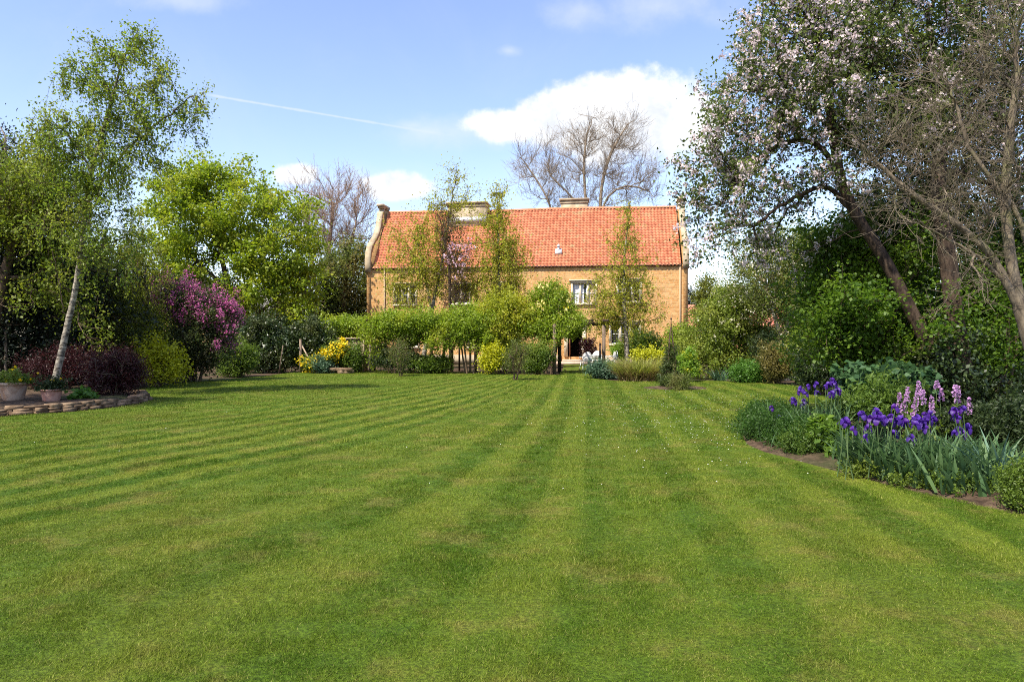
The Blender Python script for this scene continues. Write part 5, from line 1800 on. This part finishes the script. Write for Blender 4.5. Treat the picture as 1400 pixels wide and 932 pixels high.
# ------------------------------------------------------------------ the iris border
plant('low_mound', 'fine leaved dark green mound at the rounded tip of the iris border', 'plant', (1050, 11.9),
      [(1036, 580, 23, 17, 12.2, .5), (1058, 589, 34, 20, 11.4, .55), (1085, 601, 30, 20, 10.7, .45), (1055, 572, 28, 15, 12.8, .5), (1108, 612, 24, 15, 10.1, .3)], 420, L_DEEP, M_STEM, r0=.01, tip=.003, per=60, size=.045, spread=.07, seed=190, stems=8, asp=.3, droop=-.6)
plant('low_mound', 'low mid green hummock in front of the first irises', 'plant', (1090, 10.3), [(1096, 606, 24, 14, 10.1, .3)], 70, L_FRESH, M_STEM, r0=.008, tip=.003, per=50, size=.035, spread=.045, seed=191, stems=6, asp=.3, droop=-.6)
plant('cranesbill', 'bright green lobed leaf clump between the two iris groups', 'plant', (1138, 9.9),
      [(1138, 598, 22, 15, 9.9, .26), (1150, 614, 20, 11, 9.6, .22), (1128, 584, 14, 10, 10, .2)], 120, L_CRANE, M_STEM, r0=.008, tip=.003, per=14, size=.085, spread=.05, seed=192, stems=8, twigs=0, asp=.85, up=1.2)
plant('peony', 'pale green pointed leaves of a peony behind the irises', 'plant', (1205, 11.6),
      [(1200, 552, 36, 13, 11.6, .35), (1180, 562, 30, 15, 11.4, .35), (1230, 562, 28, 13, 11.4, .35)], 130, L_FRESH, M_STEM, r0=.009, tip=.003, per=24, size=.09, spread=.07, seed=193, stems=8, asp=.3, droop=-1.0)
plant('plume_poppy', 'large lobed dull green leaves under the hazel bush', 'plant', (1215, 12.4),
      [(1215, 514, 42, 11, 12.4, .35), (1180, 524, 30, 13, 12.3, .3), (1245, 520, 30, 13, 12.4, .3), (1200, 535, 50, 20, 12.3, .4)], 180, L_POPPY, M_STEM, r0=.011, tip=.004, per=16, size=.12, spread=.07, seed=194, stems=8, twigs=0, asp=.85, up=1.4)
plant('box_ball', 'clipped green shrub cut off by the right edge in the foreground', 'shrub', (1405, 6.75),
      [(1410, 664, 30, 26, 6.75, .22), (1400, 680, 22, 15, 6.7, .18)], 220, L_SHRUB, B_BROWN, r0=.014, tip=.003, per=56, size=.026, spread=.035, seed=195, stems=5, asp=.45)
plant('low_mound', 'dim green ground cover behind the iris swords by the right edge', 'plant', (1370, 9.4),
      [(1350, 588, 50, 20, 9.4, .4), (1400, 590, 40, 26, 9.2, .4), (1310, 590, 40, 16, 9.8, .3)], 260, L_DKSHRUB, M_STEM, r0=.009, tip=.003, per=46, size=.05, spread=.06, seed=196, stems=8, asp=.4)
plant('low_mound', 'green seedlings and ground cover under the nearer iris stems', 'plant', (1240, 8.0),
      [(1200, 655, 40, 7, 8.4, .3), (1260, 664, 50, 7, 7.9, .3), (1320, 676, 40, 7, 7.55, .25)], 150, L_SHRUB, M_STEM, r0=.005, tip=.003, per=24, size=.035, spread=.04, seed=197, stems=8, asp=.5)


def petal(n_u, n_v, fn):
    u = np.linspace(0, 1, n_u)
    v = np.linspace(-1, 1, n_v)
    P = np.array([[fn(a, b) for b in v] for a in u])
    I = np.arange(n_u * n_v).reshape(n_u, n_v)
    Q = np.stack([I[:-1, :-1], I[:-1, 1:], I[1:, 1:], I[1:, :-1]], -1).reshape(-1, 4)
    return P.reshape(-1, 3), Q


def iris_bloom():
    """three upright standards and three hanging falls"""
    g = Geo()
    rng = np.random.default_rng(3)
    for k in range(3):
        for kind in (0, 1):
            a = 2 * pi * k / 3 + (pi / 3 if kind else 0)

            def fn(t, s, kind=kind):
                wd = .036 * sin(pi * min(1, .12 + t * .82)) ** .7
                if kind == 0:
                    r, z = .010 + .026 * sin(pi * t) - .006 * t, .075 * t
                    r += .007 * s * s
                else:
                    r, z = .012 + .052 * sin(pi * .5 * t), .016 * sin(pi * min(1, t * 1.4)) - .062 * t ** 2.2
                    z -= .010 * s * s * t
                r += .004 * sin(7 * s + 5 * t)
                return (r, wd * s, z)
            P, Q = petal(6, 5, fn)
            c, s = cos(a), sin(a)
            P = np.stack([P[:, 0] * c - P[:, 1] * s, P[:, 0] * s + P[:, 1] * c, P[:, 2]], 1)
            g.add(P, Q, np.full(len(P), .75 if kind == 0 else .2) + rng.uniform(-.1, .1))
    me_o = g.build('flower', P_IRIS)
    return me_o


_bl = iris_bloom()
BLOOM = _bl.data
bpy.data.objects.remove(_bl)


def iris_group(label, px, D, blooms, leaves, Dj, seed):
    rng = np.random.default_rng(seed)
    X = (px - 700) / F * D
    root = thing('bearded_iris', label, 'irises', (X, D, .03), group='purple irises in the border')
    lg = Geo()
    for (lx, lD, n, rx, ry, h, wd) in leaves:
        B = np.stack([(lx - 700) / F * lD + rng.normal(0, rx, n), lD + rng.normal(0, ry, n), np.full(n, .02)], 1)
        B = B[~in_poly(B[:, 0] - .05, B[:, 1] - .08, LAWN)]
        n = len(B)
        # fans: leaves of a fan share a plane
        fan = rng.uniform(0, 2 * pi, n // 6 + 1)
        ph = np.repeat(fan, 6)[:n] + pi * rng.integers(0, 2, n)
        tow = atan2(-.75, -.65)                  # the fans splay towards the lawn
        dl_ = (ph - tow + pi) % (2 * pi) - pi
        ph = tow + dl_ * np.where(rng.uniform(0, 1, n) < .55, .35, 1.0)
        V, Fq, t = blade_geo(B, h * rng.uniform(.75, 1.1, n), wd, rng, .30, .36, 7, ph, tip=2.2)
        lg.add(V, Fq, t)
    lg.build('leaves', L_IRIS, root)
    sg = Geo()
    for bx, by in blooms:
        d = D + rng.uniform(-Dj, Dj)
        top = W(bx, by, d)
        foot = np.array([top[0] + rng.normal(0, .06), d + rng.normal(0, .06), .0])
        mid = (top + foot) / 2 + np.append(rng.normal(0, .015, 2), 0)
        V, Fq = tube_geo(resample(np.array([foot, mid, top - [0, 0, .01]]), 6), np.linspace(.007, .005, 6), 5)
        sg.add(V, Fq)
        o = bpy.data.objects.new('flower', BLOOM)
        COL.objects.link(o)
        o.parent = root
        o.location = tuple(top - np.array(root.location))
        s = rng.uniform(.58, .88)
        o.scale = (s, s, s * rng.uniform(.9, 1.1))
        o.rotation_euler = (rng.normal(0, .25), rng.normal(0, .25), rng.uniform(0, 6.28))
    sg.build('stem', M_STEM, root, smooth=True)
    return root


iris_group('farther group of violet blue bearded irises near the tip of the border', 1105, 11.2,
           [(1055, 558), (1064, 570), (1084, 547), (1087, 550), (1093, 536), (1096, 533), (1100, 549), (1098, 555), (1105, 529), (1116, 526), (1117, 537), (1102, 539), (1129, 529), (1133, 526), (1138, 521), (1141, 524), (1138, 538), (1134, 540), (1143, 531), (1146, 535)],
           [(1105, 11.2, 150, .28, .3, .62, .03), (1135, 11.0, 120, .22, .3, .66, .03), (1075, 11.3, 60, .2, .2, .5, .028)], .35, 200)
iris_group('nearer group of deep purple bearded irises with blue green sword leaves', 1245, 8.5,
           [(1153, 578), (1159, 579), (1156, 576), (1167, 589), (1179, 568), (1187, 586), (1185, 600), (1198, 563), (1201, 568), (1190, 573), (1200, 574), (1206, 576), (1209, 573), (1219, 571), (1216, 574), (1224, 558), (1230, 574), (1226, 577), (1224, 594), (1221, 592), (1238, 578),
            (1245, 599), (1249, 605), (1254, 571), (1250, 574), (1253, 581), (1264, 568), (1258, 577), (1262, 581), (1272, 566), (1274, 571), (1269, 576), (1276, 575), (1266, 587), (1265, 626), (1304, 562), (1312, 562), (1311, 573), (1306, 570), (1317, 560), (1311, 589), (1317, 594), (1306, 592), (1323, 586)],
           [(1215, 8.5, 230, .26, .26, .50, .050), (1275, 8.3, 300, .32, .28, .52, .054), (1330, 8.0, 230, .25, .25, .50, .054), (1190, 8.8, 120, .18, .2, .52, .048), (1250, 8.0, 190, .34, .16, .42, .050), (1325, 7.6, 150, .24, .14, .42, .050)], .4, 201)
clump('iris_fan', 'bold fan of broad grey green sword leaves at the near end of the border', 1372, 7.6, .13, .1, 34, .62, .05, L_GLAUC, 202, .3, .45)


# pink flowering stock
def stock():
    rng = np.random.default_rng(77)
    root = thing('honesty', 'tall pale lilac pink flower spikes standing behind the purple irises', 'flowers', ((1270 - 700) / F * 9.6, 9.6, .03))
    sg, lg = Geo(), Geo()
    for (bx, by, hpx) in ((1230, 545, 26), (1241, 533, 20), (1256, 525, 18), (1253, 543, 24), (1249, 556, 18), (1274, 546, 22), (1287, 534, 16), (1310, 533, 22), (1325, 549, 22), (1286, 574, 16), (1281, 520, 10), (1306, 528, 14), (1237, 552, 20), (1262, 537, 18)):
        d = 9.6 + rng.uniform(-.3, .3)
        c = W(bx, by + 6, d)
        hm = hpx * d / F
        foot = np.array([c[0] + rng.normal(0, .08), d + rng.normal(0, .08), 0])
        V, Fq = tube_geo(resample(np.array([foot, (foot + c) / 2 + rng.normal(0, .02, 3), c + [0, 0, hm / 2]]), 6), np.linspace(.007, .003, 6), 5)
        sg.add(V, Fq)
        n = 70
        t = rng.uniform(-.55, .55, n)
        a = rng.uniform(0, 2 * pi, n)
        r = (.036 - .032 * np.clip(t + .1, 0, 1)) * np.sqrt(rng.uniform(.3, 1, n))
        P = c + np.stack([r * np.cos(a), r * np.sin(a), t * hm], 1)
        g = Geo()
        for _ in range(2):
            g.add(*leaf_geo(P, .026, rng, .4, .9, .1))
        g.build('flower_spike', P_HON, root)
        m = 26
        s = rng.uniform(.15, .75, m)[:, None]
        LP = foot * (1 - s) + c * s + rng.normal(0, .05, (m, 3))
        lg.add(*leaf_geo(LP, .085, rng, .8, .6))
    sg.build('stem', M_STEM, root, smooth=True)
    lg.build('leaves', L_SHRUB, root)


stock()
